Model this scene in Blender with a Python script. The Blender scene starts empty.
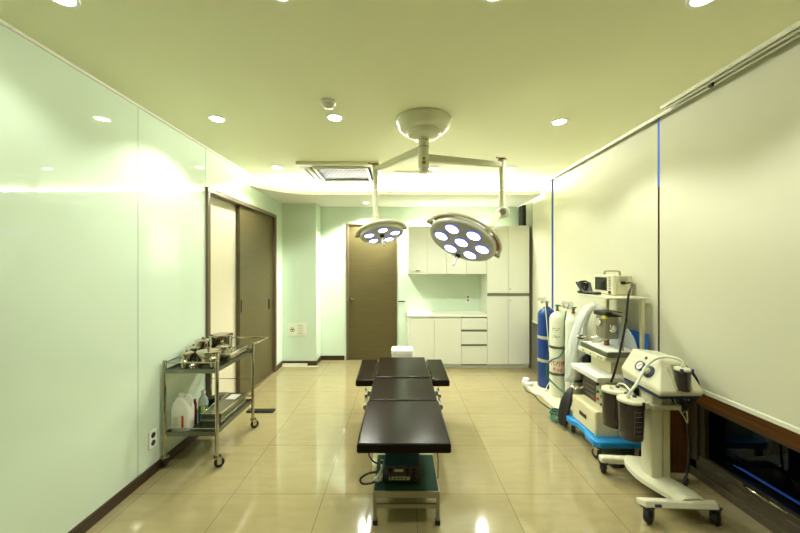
import bpy, bmesh, math, random
from mathutils import Vector, Matrix
random.seed(7)
PI = math.pi
C = bpy.context.scene.collection
SC = bpy.context.scene

# ---------------------------------------------------------------- camera, world, exposure
cam = bpy.data.cameras.new('camera'); cam.lens = 15.08; cam.sensor_width = 36; cam.clip_start = 0.02
co = bpy.data.objects.new('camera', cam); C.objects.link(co)
co.location = (0, 0, 1.5); co.rotation_euler = (PI/2, 0, 0); SC.camera = co
w = bpy.data.worlds.new('night'); SC.world = w; w.use_nodes = True
w.node_tree.nodes['Background'].inputs[0].default_value = (0.004, 0.006, 0.012, 1)
w.node_tree.nodes['Background'].inputs[1].default_value = 0.5
vs = SC.view_settings; vs.view_transform = 'Standard'; vs.look = 'None'; vs.gamma = 1; vs.use_curve_mapping = False
vs.exposure = 0.32
SPOT_W = 30.0           # each ceiling downlight
COVE_E = 260.0           # cove tube emission
LAMP_E = 7.0            # surgical lamp lenses
LIGHT_COL = (0.97, 1.0, 0.90)
H = 2.6

# ---------------------------------------------------------------- materials
def mat(name, col, rough=0.5, metal=0.0, spec=0.5, coat=0.0, emit=None, estr=0.0, alpha=1.0, trans=0.0, var=0.0, vscale=6.0, bump=0.0, bscale=200.0, ior=1.5):
    m = bpy.data.materials.new(name); m.use_nodes = True
    nt = m.node_tree; b = nt.nodes['Principled BSDF']
    b.inputs['Base Color'].default_value = (*col, 1); b.inputs['Roughness'].default_value = rough
    b.inputs['Metallic'].default_value = metal; b.inputs['Specular IOR Level'].default_value = spec
    b.inputs['Coat Weight'].default_value = coat; b.inputs['Coat Roughness'].default_value = 0.04
    b.inputs['Alpha'].default_value = alpha; b.inputs['Transmission Weight'].default_value = trans
    b.inputs['IOR'].default_value = ior
    if emit:
        b.inputs['Emission Color'].default_value = (*emit, 1); b.inputs['Emission Strength'].default_value = estr
    tc = nt.nodes.new('ShaderNodeTexCoord')
    if var > 0:
        n = nt.nodes.new('ShaderNodeTexNoise'); n.inputs['Scale'].default_value = vscale; n.inputs['Detail'].default_value = 5
        nt.links.new(tc.outputs['Object'], n.inputs['Vector'])
        r = nt.nodes.new('ShaderNodeMapRange'); r.inputs[3].default_value = 1-var; r.inputs[4].default_value = 1+var
        nt.links.new(n.outputs['Fac'], r.inputs[0])
        mx = nt.nodes.new('ShaderNodeVectorMath'); mx.operation = 'SCALE'; mx.inputs[0].default_value = col
        nt.links.new(r.outputs[0], mx.inputs['Scale']); nt.links.new(mx.outputs[0], b.inputs['Base Color'])
    if bump > 0:
        n2 = nt.nodes.new('ShaderNodeTexNoise'); n2.inputs['Scale'].default_value = bscale
        nt.links.new(tc.outputs['Object'], n2.inputs['Vector'])
        bp = nt.nodes.new('ShaderNodeBump'); bp.inputs['Strength'].default_value = bump; bp.inputs['Distance'].default_value = 0.002
        nt.links.new(n2.outputs['Fac'], bp.inputs['Height']); nt.links.new(bp.outputs[0], b.inputs['Normal'])
    return m

def floor_mat():
    m = mat('glossy beige tiles', (0.5, 0.45, 0.27), rough=0.06, spec=0.8)
    nt = m.node_tree; b = nt.nodes['Principled BSDF']; L = nt.links
    tc = nt.nodes['Texture Coordinate']
    mp = nt.nodes.new('ShaderNodeMapping'); mp.inputs['Location'].default_value = (-0.10, -0.41, 0)
    L.new(tc.outputs['Object'], mp.inputs['Vector'])
    br = nt.nodes.new('ShaderNodeTexBrick'); br.offset = 0; br.inputs['Scale'].default_value = 1
    br.inputs['Brick Width'].default_value = 0.6; br.inputs['Row Height'].default_value = 0.6
    br.inputs['Mortar Size'].default_value = 0.0018; br.inputs['Mortar Smooth'].default_value = 0.1
    br.inputs['Color1'].default_value = (0.34, 0.283, 0.138, 1); br.inputs['Color2'].default_value = (0.325, 0.27, 0.13, 1)
    br.inputs['Mortar'].default_value = (0.16, 0.12, 0.055, 1)
    L.new(mp.outputs[0], br.inputs['Vector'])
    n = nt.nodes.new('ShaderNodeTexNoise'); n.inputs['Scale'].default_value = 5; n.inputs['Detail'].default_value = 8
    mp2 = nt.nodes.new('ShaderNodeMapping'); mp2.inputs['Scale'].default_value = (1, 4, 1)
    L.new(tc.outputs['Object'], mp2.inputs['Vector']); L.new(mp2.outputs[0], n.inputs['Vector'])
    r = nt.nodes.new('ShaderNodeMapRange'); r.inputs[3].default_value = 0.84; r.inputs[4].default_value = 1.14
    L.new(n.outputs['Fac'], r.inputs[0])
    mx = nt.nodes.new('ShaderNodeVectorMath'); mx.operation = 'SCALE'
    L.new(br.outputs['Color'], mx.inputs[0]); L.new(r.outputs[0], mx.inputs['Scale']); L.new(mx.outputs[0], b.inputs['Base Color'])
    n3 = nt.nodes.new('ShaderNodeTexNoise'); n3.inputs['Scale'].default_value = 3.0
    L.new(tc.outputs['Object'], n3.inputs['Vector'])
    bp = nt.nodes.new('ShaderNodeBump'); bp.inputs['Strength'].default_value = 0.08; bp.inputs['Distance'].default_value = 0.01
    L.new(n3.outputs['Fac'], bp.inputs['Height']); L.new(bp.outputs[0], b.inputs['Normal'])
    return m

def wood_mat(name, c1, c2, scale=(30, 30, 1.2), rough=0.5):
    m = mat(name, c1, rough=rough); nt = m.node_tree; b = nt.nodes['Principled BSDF']
    tc = nt.nodes['Texture Coordinate']; mp = nt.nodes.new('ShaderNodeMapping'); mp.inputs['Scale'].default_value = scale
    nt.links.new(tc.outputs['Object'], mp.inputs[0])
    n = nt.nodes.new('ShaderNodeTexNoise'); n.inputs['Scale'].default_value = 2; n.inputs['Detail'].default_value = 7
    nt.links.new(mp.outputs[0], n.inputs['Vector'])
    b.inputs['Specular IOR Level'].default_value = .3; cr = nt.nodes.new('ShaderNodeValToRGB'); cr.color_ramp.elements[0].position = .3; cr.color_ramp.elements[1].position = .7
    cr.color_ramp.elements[0].color = (*c1, 1); cr.color_ramp.elements[1].color = (*c2, 1)
    nt.links.new(n.outputs['Fac'], cr.inputs[0]); nt.links.new(cr.outputs[0], b.inputs['Base Color'])
    return m

M = dict(
    ceiling=mat('ceiling paint', (0.89, 0.90, 0.62), 0.9, spec=0.1, var=.03, vscale=2),
    soffit=mat('soffit paint', (0.86, 0.86, 0.77), 0.8, spec=0.1),
    mint=mat('mint back painted glass', (0.68, 0.80, 0.635), 0.04, spec=0.5, var=.015, vscale=3),
    mintdark=mat('joint between glass panels', (0.22, 0.34, 0.20), 0.6),
    skirting=mat('brown skirting', (0.045, 0.022, 0.010), 0.35),
    floor=floor_mat(),
    frame=mat('bronze door frame', (0.13, 0.095, 0.055), 0.35, spec=.5),
    door=wood_mat('dark olive brown door veneer', (0.085, 0.068, 0.025), (0.105, 0.083, 0.032), (2, 2, 40), 0.4),
    cream_door=mat('cream door panel', (0.68, 0.62, 0.45), 0.45),
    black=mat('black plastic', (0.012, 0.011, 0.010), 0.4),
    rubber=mat('black rubber', (0.012, 0.012, 0.011), 0.6),
    dark=mat('dark gap', (0.01, 0.01, 0.01), 0.8),
    blind=mat('cream roller blind fabric', (0.66, 0.65, 0.49), 0.8, spec=.15, bump=.15, bscale=400, var=.02, vscale=1.5),
    whitebar=mat('white powder coat', (0.72, 0.72, 0.58), 0.4),
    wood=wood_mat('orange brown wood', (0.21, 0.075, 0.015), (0.36, 0.14, 0.03), (1.5, 1.5, 25), .4),
    woodv=wood_mat('brown wood panel', (0.13, 0.05, 0.014), (0.20, 0.08, 0.02), (18, 18, 1), .4),
    winframe=mat('grey brown aluminium', (0.11, 0.09, 0.055), 0.35, metal=.3),
    glass=mat('window glass', (0.02, 0.03, 0.05), 0.02, trans=1.0, ior=1.25),
    blueled=mat('blue led', (0.05, 0.2, 0.6), 0.5, emit=(0.16, 0.42, 1.0), estr=5.0),
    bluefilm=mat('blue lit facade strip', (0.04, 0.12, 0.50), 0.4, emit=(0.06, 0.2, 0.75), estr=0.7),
    cab=mat('white laminate', (0.82, 0.83, 0.71), 0.22, spec=.5),
    cabgap=mat('grey finger pull channel', (0.20, 0.20, 0.13), 0.5),
    counter=mat('white worktop', (0.9, 0.9, 0.78), 0.2),
    steel=mat('stainless steel', (0.52, 0.50, 0.42), 0.22, metal=1.0),
    steelp=mat('polished stainless steel', (0.52, 0.48, 0.38), 0.12, metal=1.0),
    steeld=mat('dull stainless sheet', (0.22, 0.23, 0.18), 0.30, metal=1.0),
    chrome=mat('chrome', (0.75, 0.74, 0.7), 0.08, metal=1.0),
    brass=mat('brass', (0.26, 0.16, 0.06), 0.3, metal=1.0),
    leather=mat('black brown vinyl', (0.013, 0.009, 0.006), 0.19, spec=.07, bump=.05, bscale=350),
    whitep=mat('white plastic', (0.82, 0.82, 0.76), 0.35),
    lampw=mat('lamp arm cream enamel', (0.70, 0.70, 0.48), 0.3),
    headw=mat('lamp head white enamel', (0.80, 0.80, 0.72), 0.25),
    lampf=mat('lamp grey face', (0.55, 0.56, 0.52), 0.45),
    lens=mat('lit lens', (1, 1, 1), 0.3, emit=(1.0, 0.90, 0.97), estr=LAMP_E),
    bluerim=mat('blue lens rim', (0.05, 0.08, 0.6), 0.3, emit=(0.10, 0.16, 1.0), estr=0.7),
    red=mat('red plastic', (0.62, 0.06, 0.03), 0.35),
    redink=mat('red lettering', (0.60, 0.02, 0.02), 0.6),
    cream=mat('cream enamel', (0.66, 0.61, 0.37), 0.32),
    creamd=mat('olive cream front', (0.42, 0.40, 0.26), 0.45),
    creamw=mat('warm white enamel', (0.72, 0.70, 0.50), 0.3),
    navy=mat('dark blue plastic', (0.015, 0.03, 0.09), 0.35),
    cartblue=mat('bright blue plastic', (0.01, 0.24, 0.58), 0.35),
    teal=mat('dark teal enamel', (0.004, 0.055, 0.085), 0.35),
    green=mat('dark green rubber tread', (0.004, 0.045, 0.026), 0.75, bump=.6, bscale=300),
    greenp=mat('green plastic', (0.02, 0.22, 0.09), 0.35),
    greenink=mat('dark green lettering', (0.02, 0.12, 0.06), .5),
    hose=mat('green hose', (0.01, 0.13, 0.085), 0.35),
    hosew=mat('clear white tubing', (0.72, 0.76, 0.60), 0.25),
    alu=mat('brushed aluminium', (0.36, 0.34, 0.26), 0.35, metal=.8),
    cylblue=mat('blue cylinder paint', (0.002, 0.036, 0.19), 0.28, spec=.5),
    cylwhite=mat('white cylinder paint', (0.72, 0.73, 0.56), 0.3, var=.03, vscale=20),
    smoke=mat('smoked canister plastic', (0.045, 0.035, 0.03), 0.12, alpha=0.93),
    mark=mat('grey scale marks', (0.24, 0.22, 0.2), .5),
    film=mat('translucent plastic film', (0.9, 0.93, 0.86), 0.22, alpha=0.5, spec=.6),
    screen=mat('dark grey screen', (0.035, 0.035, 0.03), 0.15),
    panel=mat('blackish instrument panel', (0.03, 0.022, 0.016), 0.3),
    bluebag=mat('bright blue sheet plastic', (0.01, 0.16, 0.62), 0.45),
    jug=mat('white jug plastic', (0.88, 0.87, 0.78), 0.4),
    liquid=mat('teal liquid bottle', (0.05, 0.26, 0.22), 0.15, alpha=.9),
    clearp=mat('clear bottle shoulder', (0.55, 0.66, 0.55), 0.15, alpha=.75),
    yellow=mat('yellow label', (0.75, 0.68, 0.05), 0.5),
    darkred=mat('dark red plastic', (0.18, 0.008, 0.01), 0.35),
    paper=mat('white notice board', (0.78, 0.78, 0.62), 0.5),
    ink=mat('grey print', (0.25, 0.25, 0.2), 0.6),
    blackink=mat('black print', (0.01, 0.01, 0.01), 0.6),
    tube=mat('lit cove tube', (1, 1, 1), 0.4, emit=(1.0, 1.0, 0.90), estr=COVE_E),
    dl=mat('lit downlight lens', (1, 1, 1), 0.4, emit=(1.0, 0.98, 0.86), estr=30),
    vent=mat('cream vent plastic', (0.72, 0.70, 0.45), 0.45),
    mesh=mat('grey vent filter', (0.10, 0.10, 0.07), 0.7),
    dusk=mat('rear room wall', (0.34, 0.34, 0.24), 0.8),
)
def grid_mat():
    m = mat('vent honeycomb', (.2, .2, .15), .6); nt = m.node_tree; b = nt.nodes['Principled BSDF']
    tc = nt.nodes['Texture Coordinate']; ck = nt.nodes.new('ShaderNodeTexBrick')
    ck.inputs['Scale'].default_value = 1; ck.inputs['Brick Width'].default_value = .05; ck.inputs['Row Height'].default_value = .05
    ck.inputs['Mortar Size'].default_value = .006
    ck.inputs['Color1'].default_value = (.03, .028, .02, 1); ck.inputs['Color2'].default_value = (.045, .04, .03, 1); ck.inputs['Mortar'].default_value = (.25, .24, .19, 1)
    nt.links.new(tc.outputs['Object'], ck.inputs['Vector']); nt.links.new(ck.outputs[0], b.inputs['Base Color']); return m
M['grid'] = grid_mat()

# ---------------------------------------------------------------- mesh helpers
def nb(): return bmesh.new()
def box(bm, x0, x1, y0, y1, z0, z1, mi=0):
    v = [bm.verts.new((x, y, z)) for z in (z0, z1) for y in (y0, y1) for x in (x0, x1)]
    for q in ((0, 2, 3, 1), (4, 5, 7, 6), (0, 1, 5, 4), (2, 6, 7, 3), (0, 4, 6, 2), (1, 3, 7, 5)):
        bm.faces.new([v[i] for i in q]).material_index = mi
    return bm
def B(*a, **k): return box(nb(), *a, **k)
def frame_axes(d):
    d = Vector(d).normalized(); a = Vector((0, 0, 1)) if abs(d.z) < .9 else Vector((1, 0, 0))
    u = a.cross(d).normalized(); return u, d.cross(u), d
def ring(bm, c, u, v, r, n): return [bm.verts.new(c + u*(r*math.cos(2*PI*i/n)) + v*(r*math.sin(2*PI*i/n))) for i in range(n)]
def lathe(bm, o, axis, prof, n=32, mi=0):
    """prof = [(radius, height along axis)]"""
    u, v, d = frame_axes(axis); o = Vector(o); prev = None; first = None
    for i, (r, h) in enumerate(prof):
        c = o + d*h
        cur = [bm.verts.new(c)] if r < 1e-6 else ring(bm, c, u, v, r, n)
        if prev:
            for j in range(n):
                k = (j+1) % n
                a = [prev[j % len(prev)], prev[k % len(prev)], cur[k % len(cur)], cur[j % len(cur)]]
                f = []
                for q in a:
                    if q not in f: f.append(q)
                if len(f) > 2: bm.faces.new(f).material_index = mi
        else: first = cur
        prev = cur
    for q in (first, prev):
        if len(q) > 2: bm.faces.new(q).material_index = mi
    return bm
def cyl(bm, a, b, r, r2=None, n=24, mi=0):
    a = Vector(a); b = Vector(b)
    return lathe(bm, a, b-a, [(r, 0), (r2 if r2 is not None else r, (b-a).length)], n, mi)
def smooth_path(pts, k=8):
    P = [Vector(p) for p in pts]
    if len(P) < 3: return P
    Q = [P[0]*2-P[1]] + P + [P[-1]*2-P[-2]]; out = []
    for i in range(1, len(Q)-2):
        for s in range(k):
            t = s/k; a, b, c, d = Q[i-1:i+3]
            out.append(.5*((2*b)+(c-a)*t+(2*a-5*b+4*c-d)*t*t+(3*b-a-3*c+d)*t**3))
    out.append(P[-1]); return out
def tube(bm, pts, r, n=10, k=8, mi=0, smooth=True):
    P = smooth_path(pts, k) if smooth else [Vector(p) for p in pts]
    u = None; prev = None
    for i, p in enumerate(P):
        d = (P[min(i+1, len(P)-1)] - P[max(i-1, 0)]).normalized()
        if u is None: u, v, _ = frame_axes(d)
        else:
            u = (u - d*u.dot(d)).normalized(); v = d.cross(u)
        cur = ring(bm, p, u, v, r, n)
        if prev:
            for j in range(n): bm.faces.new((prev[j], prev[(j+1) % n], cur[(j+1) % n], cur[j])).material_index = mi
        else: bm.faces.new(cur[::-1]).material_index = mi
        prev = cur
    bm.faces.new(prev).material_index = mi
    return bm
def beam(bm, a, b, w, h, mi=0, up=(0, 0, 1), w2=None, h2=None):
    a = Vector(a); b = Vector(b); d = (b-a).normalized(); s = d.cross(Vector(up)).normalized(); t = s.cross(d)
    w2 = w2 or w; h2 = h2 or h
    V = [bm.verts.new(p + s*sx*ww/2 + t*sz*hh/2) for p, ww, hh in ((a, w, h), (b, w2, h2)) for sx, sz in ((-1, -1), (1, -1), (1, 1), (-1, 1))]
    for q in ((3, 2, 1, 0), (4, 5, 6, 7), (0, 1, 5, 4), (1, 2, 6, 5), (2, 3, 7, 6), (3, 0, 4, 7)):
        bm.faces.new([V[i] for i in q]).material_index = mi
    return bm
def hull8(bm, low, high, mi=0):
    """low/high: four (x,y,z) corners each, counter-clockwise"""
    a = [bm.verts.new(p) for p in low]; b = [bm.verts.new(p) for p in high]
    bm.faces.new(a[::-1]).material_index = mi; bm.faces.new(b).material_index = mi
    for i in range(4): bm.faces.new((a[i], a[(i+1) % 4], b[(i+1) % 4], b[i])).material_index = mi
    return bm
def prism(bm, poly, z0, z1, mi=0):
    a = [bm.verts.new((x, y, z0)) for x, y in poly]; b = [bm.verts.new((x, y, z1)) for x, y in poly]; n = len(poly)
    bm.faces.new(a[::-1]).material_index = mi; bm.faces.new(b).material_index = mi
    for i in range(n): bm.faces.new((a[i], a[(i+1) % n], b[(i+1) % n], b[i])).material_index = mi
    return bm
def rrect(x0, x1, y0, y1, r, n=5):
    out = []
    for cx, cy, a0 in ((x1-r, y1-r, 0), (x0+r, y1-r, PI/2), (x0+r, y0+r, PI), (x1-r, y0+r, 1.5*PI)):
        for i in range(n+1):
            a = a0 + PI/2*i/n; out.append((cx+r*math.cos(a), cy+r*math.sin(a)))
    return out

ORIG = {}
def root_of(o):
    while o.parent: o = o.parent
    return o
def obj(name, bm, mats, parent=None, bevel=0.0, seg=2, loc=None, smooth=True, mat4=None):
    bmesh.ops.recalc_face_normals(bm, faces=bm.faces)
    if mat4 is not None: bmesh.ops.transform(bm, matrix=mat4, verts=bm.verts)
    if parent is not None: off = ORIG[root_of(parent)]
    elif loc is not None: off = Vector(loc)
    else:
        xs = [v.co for v in bm.verts]
        off = Vector(((min(c.x for c in xs)+max(c.x for c in xs))/2, (min(c.y for c in xs)+max(c.y for c in xs))/2, min(c.z for c in xs)))
    bmesh.ops.translate(bm, vec=-off, verts=bm.verts)
    if smooth:
        for f in bm.faces: f.smooth = True
        for e in bm.edges:
            if len(e.link_faces) == 2 and e.calc_face_angle(0) > 0.62: e.smooth = False
    me = bpy.data.meshes.new(name); bm.to_mesh(me); bm.free()
    for m in (mats if isinstance(mats, (list, tuple)) else [mats]): me.materials.append(M[m] if isinstance(m, str) else m)
    o = bpy.data.objects.new(name, me); C.objects.link(o)
    if parent is not None: o.parent = parent
    else: o.location = off; ORIG[o] = off
    if bevel > 0:
        md = o.modifiers.new('bevel', 'BEVEL'); md.width = bevel; md.segments = seg; md.limit_method = 'ANGLE'; md.angle_limit = .7
        md.harden_normals = False
    return o
def tag(o, label=None, cat=None, group=None, kind=None):
    if label: o['label'] = label
    if cat: o['category'] = cat
    if group: o['group'] = group
    if kind: o['kind'] = kind
    return o
def thing(name, label, cat, loc, group=None):
    o = bpy.data.objects.new(name, None); C.objects.link(o); o.location = loc; ORIG[o] = Vector(loc); o.empty_display_size = .1
    return tag(o, label, cat, group)
def struct(name, bm, mats, parent=None, **k):
    if parent is None: k.setdefault('loc', (0, 0, 0))
    o = obj(name, bm, mats, parent, **k)
    if parent is None: o['kind'] = 'structure'
    return o
def sroot(name, loc=(0, 0, 0)):
    o = bpy.data.objects.new(name, None); C.objects.link(o); o.location = loc; ORIG[o] = Vector(loc); o['kind'] = 'structure'; return o
def dup(root, loc, label, group=None, rz=0):
    def cp(o, par):
        c = o.copy(); C.objects.link(c); c.parent = par
        for ch in o.children: cp(ch, c)
        return c
    r = cp(root, None); r.location = loc; r.rotation_euler.z = rz; ORIG[r] = Vector(loc); r['label'] = label
    if group: r['group'] = group
    return r
def spot(parent, loc, energy, size, blend, radius, direction=(0, 0, -1), col=LIGHT_COL):
    l = bpy.data.lights.new('lamp_light', 'SPOT'); l.energy = energy; l.spot_size = size; l.spot_blend = blend; l.shadow_soft_size = radius; l.color = col
    o = bpy.data.objects.new('lamp_light', l); C.objects.link(o); o.parent = parent
    o.location = Vector(loc) - ORIG[root_of(parent)]
    o.rotation_euler = Vector(direction).to_track_quat('-Z', 'Y').to_euler(); return o
def text(name, s, size, mtl, parent, origin, rot, extrude=.0004, align='CENTER'):
    cu = bpy.data.curves.new(name, 'FONT'); cu.body = s; cu.size = size; cu.extrude = extrude; cu.offset = size*.028; cu.align_x = align; cu.align_y = 'CENTER'
    o = bpy.data.objects.new(name, cu); C.objects.link(o)
    bpy.context.view_layer.update()
    me = bpy.data.meshes.new_from_object(o.evaluated_get(bpy.context.evaluated_depsgraph_get()))
    bpy.data.objects.remove(o); bm = nb(); bm.from_mesh(me)
    mt = Matrix.Translation(origin) @ rot.to_4x4()
    return bm, mt

# ================================================================ STRUCTURE
YB = 5.38; XL = -1.786; YN = -1.6; XR = 1.94; XW = 2.15
struct('floor', B(-2.1, 2.6, YN-.2, YB+.2, -0.1, 0), 'floor')
struct('ceiling', box(B(-2.1, 1.875, YN-.2, YB+.2, H, H+.1), 1.875, 2.3, 4.92, YB+.2, H, H+.1), 'ceiling')
# recessed pocket the blinds hang from
struct('ceiling_pocket', box(B(1.875, 2.3, YN-.2, 4.92, 2.80, 2.86), 1.87, 1.8749, YN-.2, 4.92, H, 2.80), 'dusk')
# lowered ceiling at the back with a curved left end
soff = [(XL, 3.95), (-1.72, 4.10), (-1.62, 4.23), (-1.48, 4.36), (-1.33, 4.44), (-1.14, 4.48), (1.89, 4.49), (1.89, YB), (XL, YB)]
bm = prism(nb(), soff, 2.458, 2.475)
edge = soff[:7]
for i in range(6):
    (x0, y0), (x1, y1) = edge[i], edge[i+1]
    d = Vector((x1-x0, y1-y0, 0)).normalized(); n = Vector((-d.y, d.x, 0))*.018
    V = [(x0, y0, 2.475), (x1, y1, 2.475), (x1+n.x, y1+n.y, 2.475), (x0+n.x, y0+n.y, 2.475)]
    hull8(bm, V, [(a, b, 2.52) for a, b, _ in V])
struct('trim_1', bm, 'soffit')
# left wall: glass panels with thin joints round the sliding door opening
bm = nb()
gap = .0025
D0, D1, DZ = 3.08, 4.80, 2.235
cuts = [YN-.1, -.91, -.11, .69, 1.49, 2.284, D0]
for a, b in zip(cuts[:-1], cuts[1:]): box(bm, XL-.03, XL, a+gap, b-gap, 0, H, 0)
box(bm, XL-.03, XL, D0+gap, D1-gap, DZ+gap, H, 0)
box(bm, XL-.03, XL, D1+gap, 5.08, 0, H, 0)
box(bm, XL-.16, XL-.0305, YN-.1, D0, 0, H, 1); box(bm, XL-.16, XL-.0305, D0, D1, DZ, H, 1); box(bm, XL-.16, XL-.0305, D1, YB+.1, 0, H, 1)
struct('wall_left', bm, ['mint', 'mintdark'])
# corner column and back wall
bm = box(nb(), XL, -1.27, 5.08, YB, 0, H)
struct('wall_column', bm, 'mint')
bm = nb()
BD0, BD1, BDZ = -.86, -.045, 2.19      # back door opening
box(bm, -2.0, BD0, YB, YB+.12, 0, H); box(bm, BD1, 2.4, YB, YB+.12, 0, H); box(bm, BD0, BD1, YB, YB+.12, BDZ, H)
struct('wall_back', bm, 'mint')
struct('wall_front', B(-2.0, 2.5, YN-.12, YN, 0, H), 'dusk')
# right side: outer wall above and between the low windows
bm = nb()
box(bm, XW, XW+.12, YN, YB+.1, .60, 2.8, 0)
box(bm, XW, XW+.12, 2.44, 2.80, 0, .60, 0)
box(bm, XW, XW+.12, 4.95, YB+.1, 0, .60, 0)
struct('wall_right', bm, 'dusk')
struct('wall_right_pier', B(1.965, XW, 2.44, 2.80, 0, H), 'woodv')
bm = nb(); box(bm, XW-.02, XW, YN, 2.44, .52, .66)
struct('trim_2', bm, 'wood')
struct('trim_3', B(XW-.02, XW, 2.80, 4.95, .52, .66), 'wood')
bm = nb(); box(bm, 1.955, XW, 4.95, YB, 0, H); struct('wall_right_end', bm, 'dusk')
def low_window(name, y0, y1, handle=True):
    r = sroot(name)
    bm = nb()
    box(bm, XW-.05, XW+.02, y0, y1, 0, .055); box(bm, XW-.035, XW+.03, y0, y1, .055, .115)      # sill steps
    box(bm, XW-.02, XW+.06, y0, y1, .115, .15); box(bm, XW-.02, XW+.06, y0, y1, .505, .52)
    box(bm, XW-.035, XW+.06, y1-.05, y1, .055, .52); box(bm, XW-.012, XW+.06, y1-.085, y1-.05, .15, .52)
    box(bm, XW-.02, XW+.06, y0, y0+.05, .115, .52)
    obj('window_frame', bm, 'winframe', r, bevel=.003)
    obj('pane', B(XW+.02, XW+.028, y0+.05, y1-.085, .15, .505), 'glass', r)
    if handle:
        bm = nb(); tube(bm, [(XW-.02, 2.05, .145), (XW-.055, 2.04, .165), (XW-.065, 1.97, .17), (XW-.055, 1.88, .165), (XW-.02, 1.84, .145)], .008)
        obj('window_handle', bm, 'chrome', r)
low_window('window_1', YN, 2.44); low_window('window_2', 2.80, 4.95, False)
# blue light line outside, just below the glass, and blue vertical lines behind the blind gaps
tag(obj('outdoor_light_line', box(box(nb(), XW+.08, XW+.083, YN, 2.24, .172, .1745), XW+.08, XW+.083, YN, 2.20, .182, .1835), 'blueled'),
    'thin blue light line outside the low window at floor level', 'light')
struct('trim_4', B(1.965, 1.99, 4.235, 4.31, .55, 2.75), 'bluefilm')
struct('trim_5', box(B(1.95, 1.964, 2.495, 2.535, 0.45, 2.1, mi=0), 1.95, 1.964, 2.495, 2.535, 2.1, H, 1), ['woodv', 'bluefilm'])
# skirting
bm = nb(); box(bm, XL, XL+.012, YN, D0-.002, 0, .07); box(bm, XL, XL+.012, D1+.03, 5.08, 0, .07)
struct('baseboard_left', bm, 'skirting')
bm = nb(); box(bm, XL+.012, -1.258, 5.068, 5.08, 0, .07); box(bm, -1.27, -1.258, 5.08, YB, 0, .07)
box(bm, -1.258, BD0-.03, YB-.012, YB, 0, .07); box(bm, BD1+.03, .11, YB-.012, YB, 0, .07)
struct('baseboard_back', bm, 'skirting')
# thin edge strip at the ceiling joint
struct('trim_6', box(B(XL, XL+.012, YN, 3.9, H-.014, H), 1.868, 1.8749, YN, 4.9, H-.022, H), 'soffit')

# ---- left sliding door
r = sroot('door_1')
bm = nb()
box(bm, XL-.12, XL+.022, D0, D0+.045, 0, DZ); box(bm, XL-.12, XL+.022, D1-.045, D1, 0, DZ); box(bm, XL-.12, XL+.022, D0+.045, D1-.045, DZ-.045, DZ)
box(bm, XL-.12, XL+.004, D0+.045, D1-.045, 0, .012)
obj('door_frame', bm, 'frame', r, bevel=.003)
obj('door_panel', B(XL-.10, XL-.07, D0+.045, 3.90, .012, DZ-.045), 'cream_door', r, bevel=.002)
p = obj('door_panel', B(XL-.055, XL-.02, 3.78, D1-.045, .012, DZ-.045), 'door', r, bevel=.002)
obj('door_handle', box(B(XL-.02, XL-.008, 4.60, 4.63, .92, 1.05), XL-.02, XL-.012, 3.80, 3.825, .98, 1.12), 'black', p, bevel=.003)
# ---- back door
r = sroot('door_2')
bm = nb(); box(bm, BD0, BD0+.04, YB-.02, YB+.1, 0, BDZ); box(bm, BD1-.02, BD1, YB-.02, YB+.1, 0, BDZ); box(bm, BD0+.04, BD1-.02, YB-.02, YB+.1, BDZ-.03, BDZ)
obj('door_frame', bm, 'frame', r, bevel=.003)
p = obj('door_panel', B(BD0+.04, BD1-.02, YB+.005, YB+.045, .005, BDZ-.03), 'door', r)
bm = nb(); cyl(bm, (BD0+.085, YB+.005, .98), (BD0+.085, YB-.045, .98), .011); cyl(bm, (BD0+.085, YB-.04, .98), (BD0+.14, YB-.04, .98), .008); cyl(bm, (BD0+.085, YB+.005, .98), (BD0+.085, YB-.004, .98), .024)
obj('door_handle', bm, 'steel', p)
bm = nb(); cyl(bm, (0.03, YB, .945), (0.03, YB-.05, .945), .010); beam(bm, (-.03, YB-.05, .945), (.085, YB-.05, .945), .014, .018)
tag(obj('wall_lever', bm, 'black', bevel=.002), 'small black lever on the mint strip between brown door and white cabinets', 'handle')

# ================================================================ CEILING THINGS
def downlight(x, y, z, label, group, spotw=SPOT_W, r=.048):
    t = thing('downlight', label, 'ceiling light', (x, y, z), group)
    bm = nb(); lathe(bm, (x, y, z), (0, 0, -1), [(r+.014, 0), (r+.012, .005), (r, .007), (r-.002, .002), (r-.002, 0)], 32)
    obj('trim_ring', bm, 'whitep', t)
    bm = nb(); lathe(bm, (x, y, z-.0005), (0, 0, -1), [(r-.003, 0), (r-.004, .003), (0, .0045)], 32)
    obj('lens', bm, 'dl', t)
    spot(t, (x, y, z-.03), spotw, math.radians(134), .45, .045)
    return t
xs = [-1.38, -.48, .38, 1.24]
where = ['by the mint glass wall', 'left of the lamp mount', 'right of the centre line', 'by the roller blinds']
for x, wd in zip(xs, where):
    downlight(x, 1.36 if x not in (-.48, .38) else 1.33, H, 'round recessed ceiling downlight in the nearest row, ' + wd, 'downlights in the main ceiling', SPOT_W*(.8 if x > 1 else .36))
downlight(-1.36, 2.49, H, 'glowing round downlight by the mint glass wall, level with the lamp mount', 'downlights in the main ceiling')
downlight(-.48, 2.47, H, 'glowing round downlight just behind the smoke detector', 'downlights in the main ceiling')
downlight(1.21, 2.54, H, 'glowing round downlight between the lamp mount and the blinds', 'downlights in the main ceiling', SPOT_W*1.25)
downlight(-1.36, 3.70, H, 'round downlight left of the ceiling air conditioner', 'downlights in the main ceiling', SPOT_W*1.5)
downlight(.38, 3.76, H, 'round downlight behind the pivot of the surgical lamp', 'downlights in the main ceiling', SPOT_W*1.5)
downlight(1.24, 3.76, H, 'round downlight behind the right lamp arm', 'downlights in the main ceiling', SPOT_W*.8)
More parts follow.
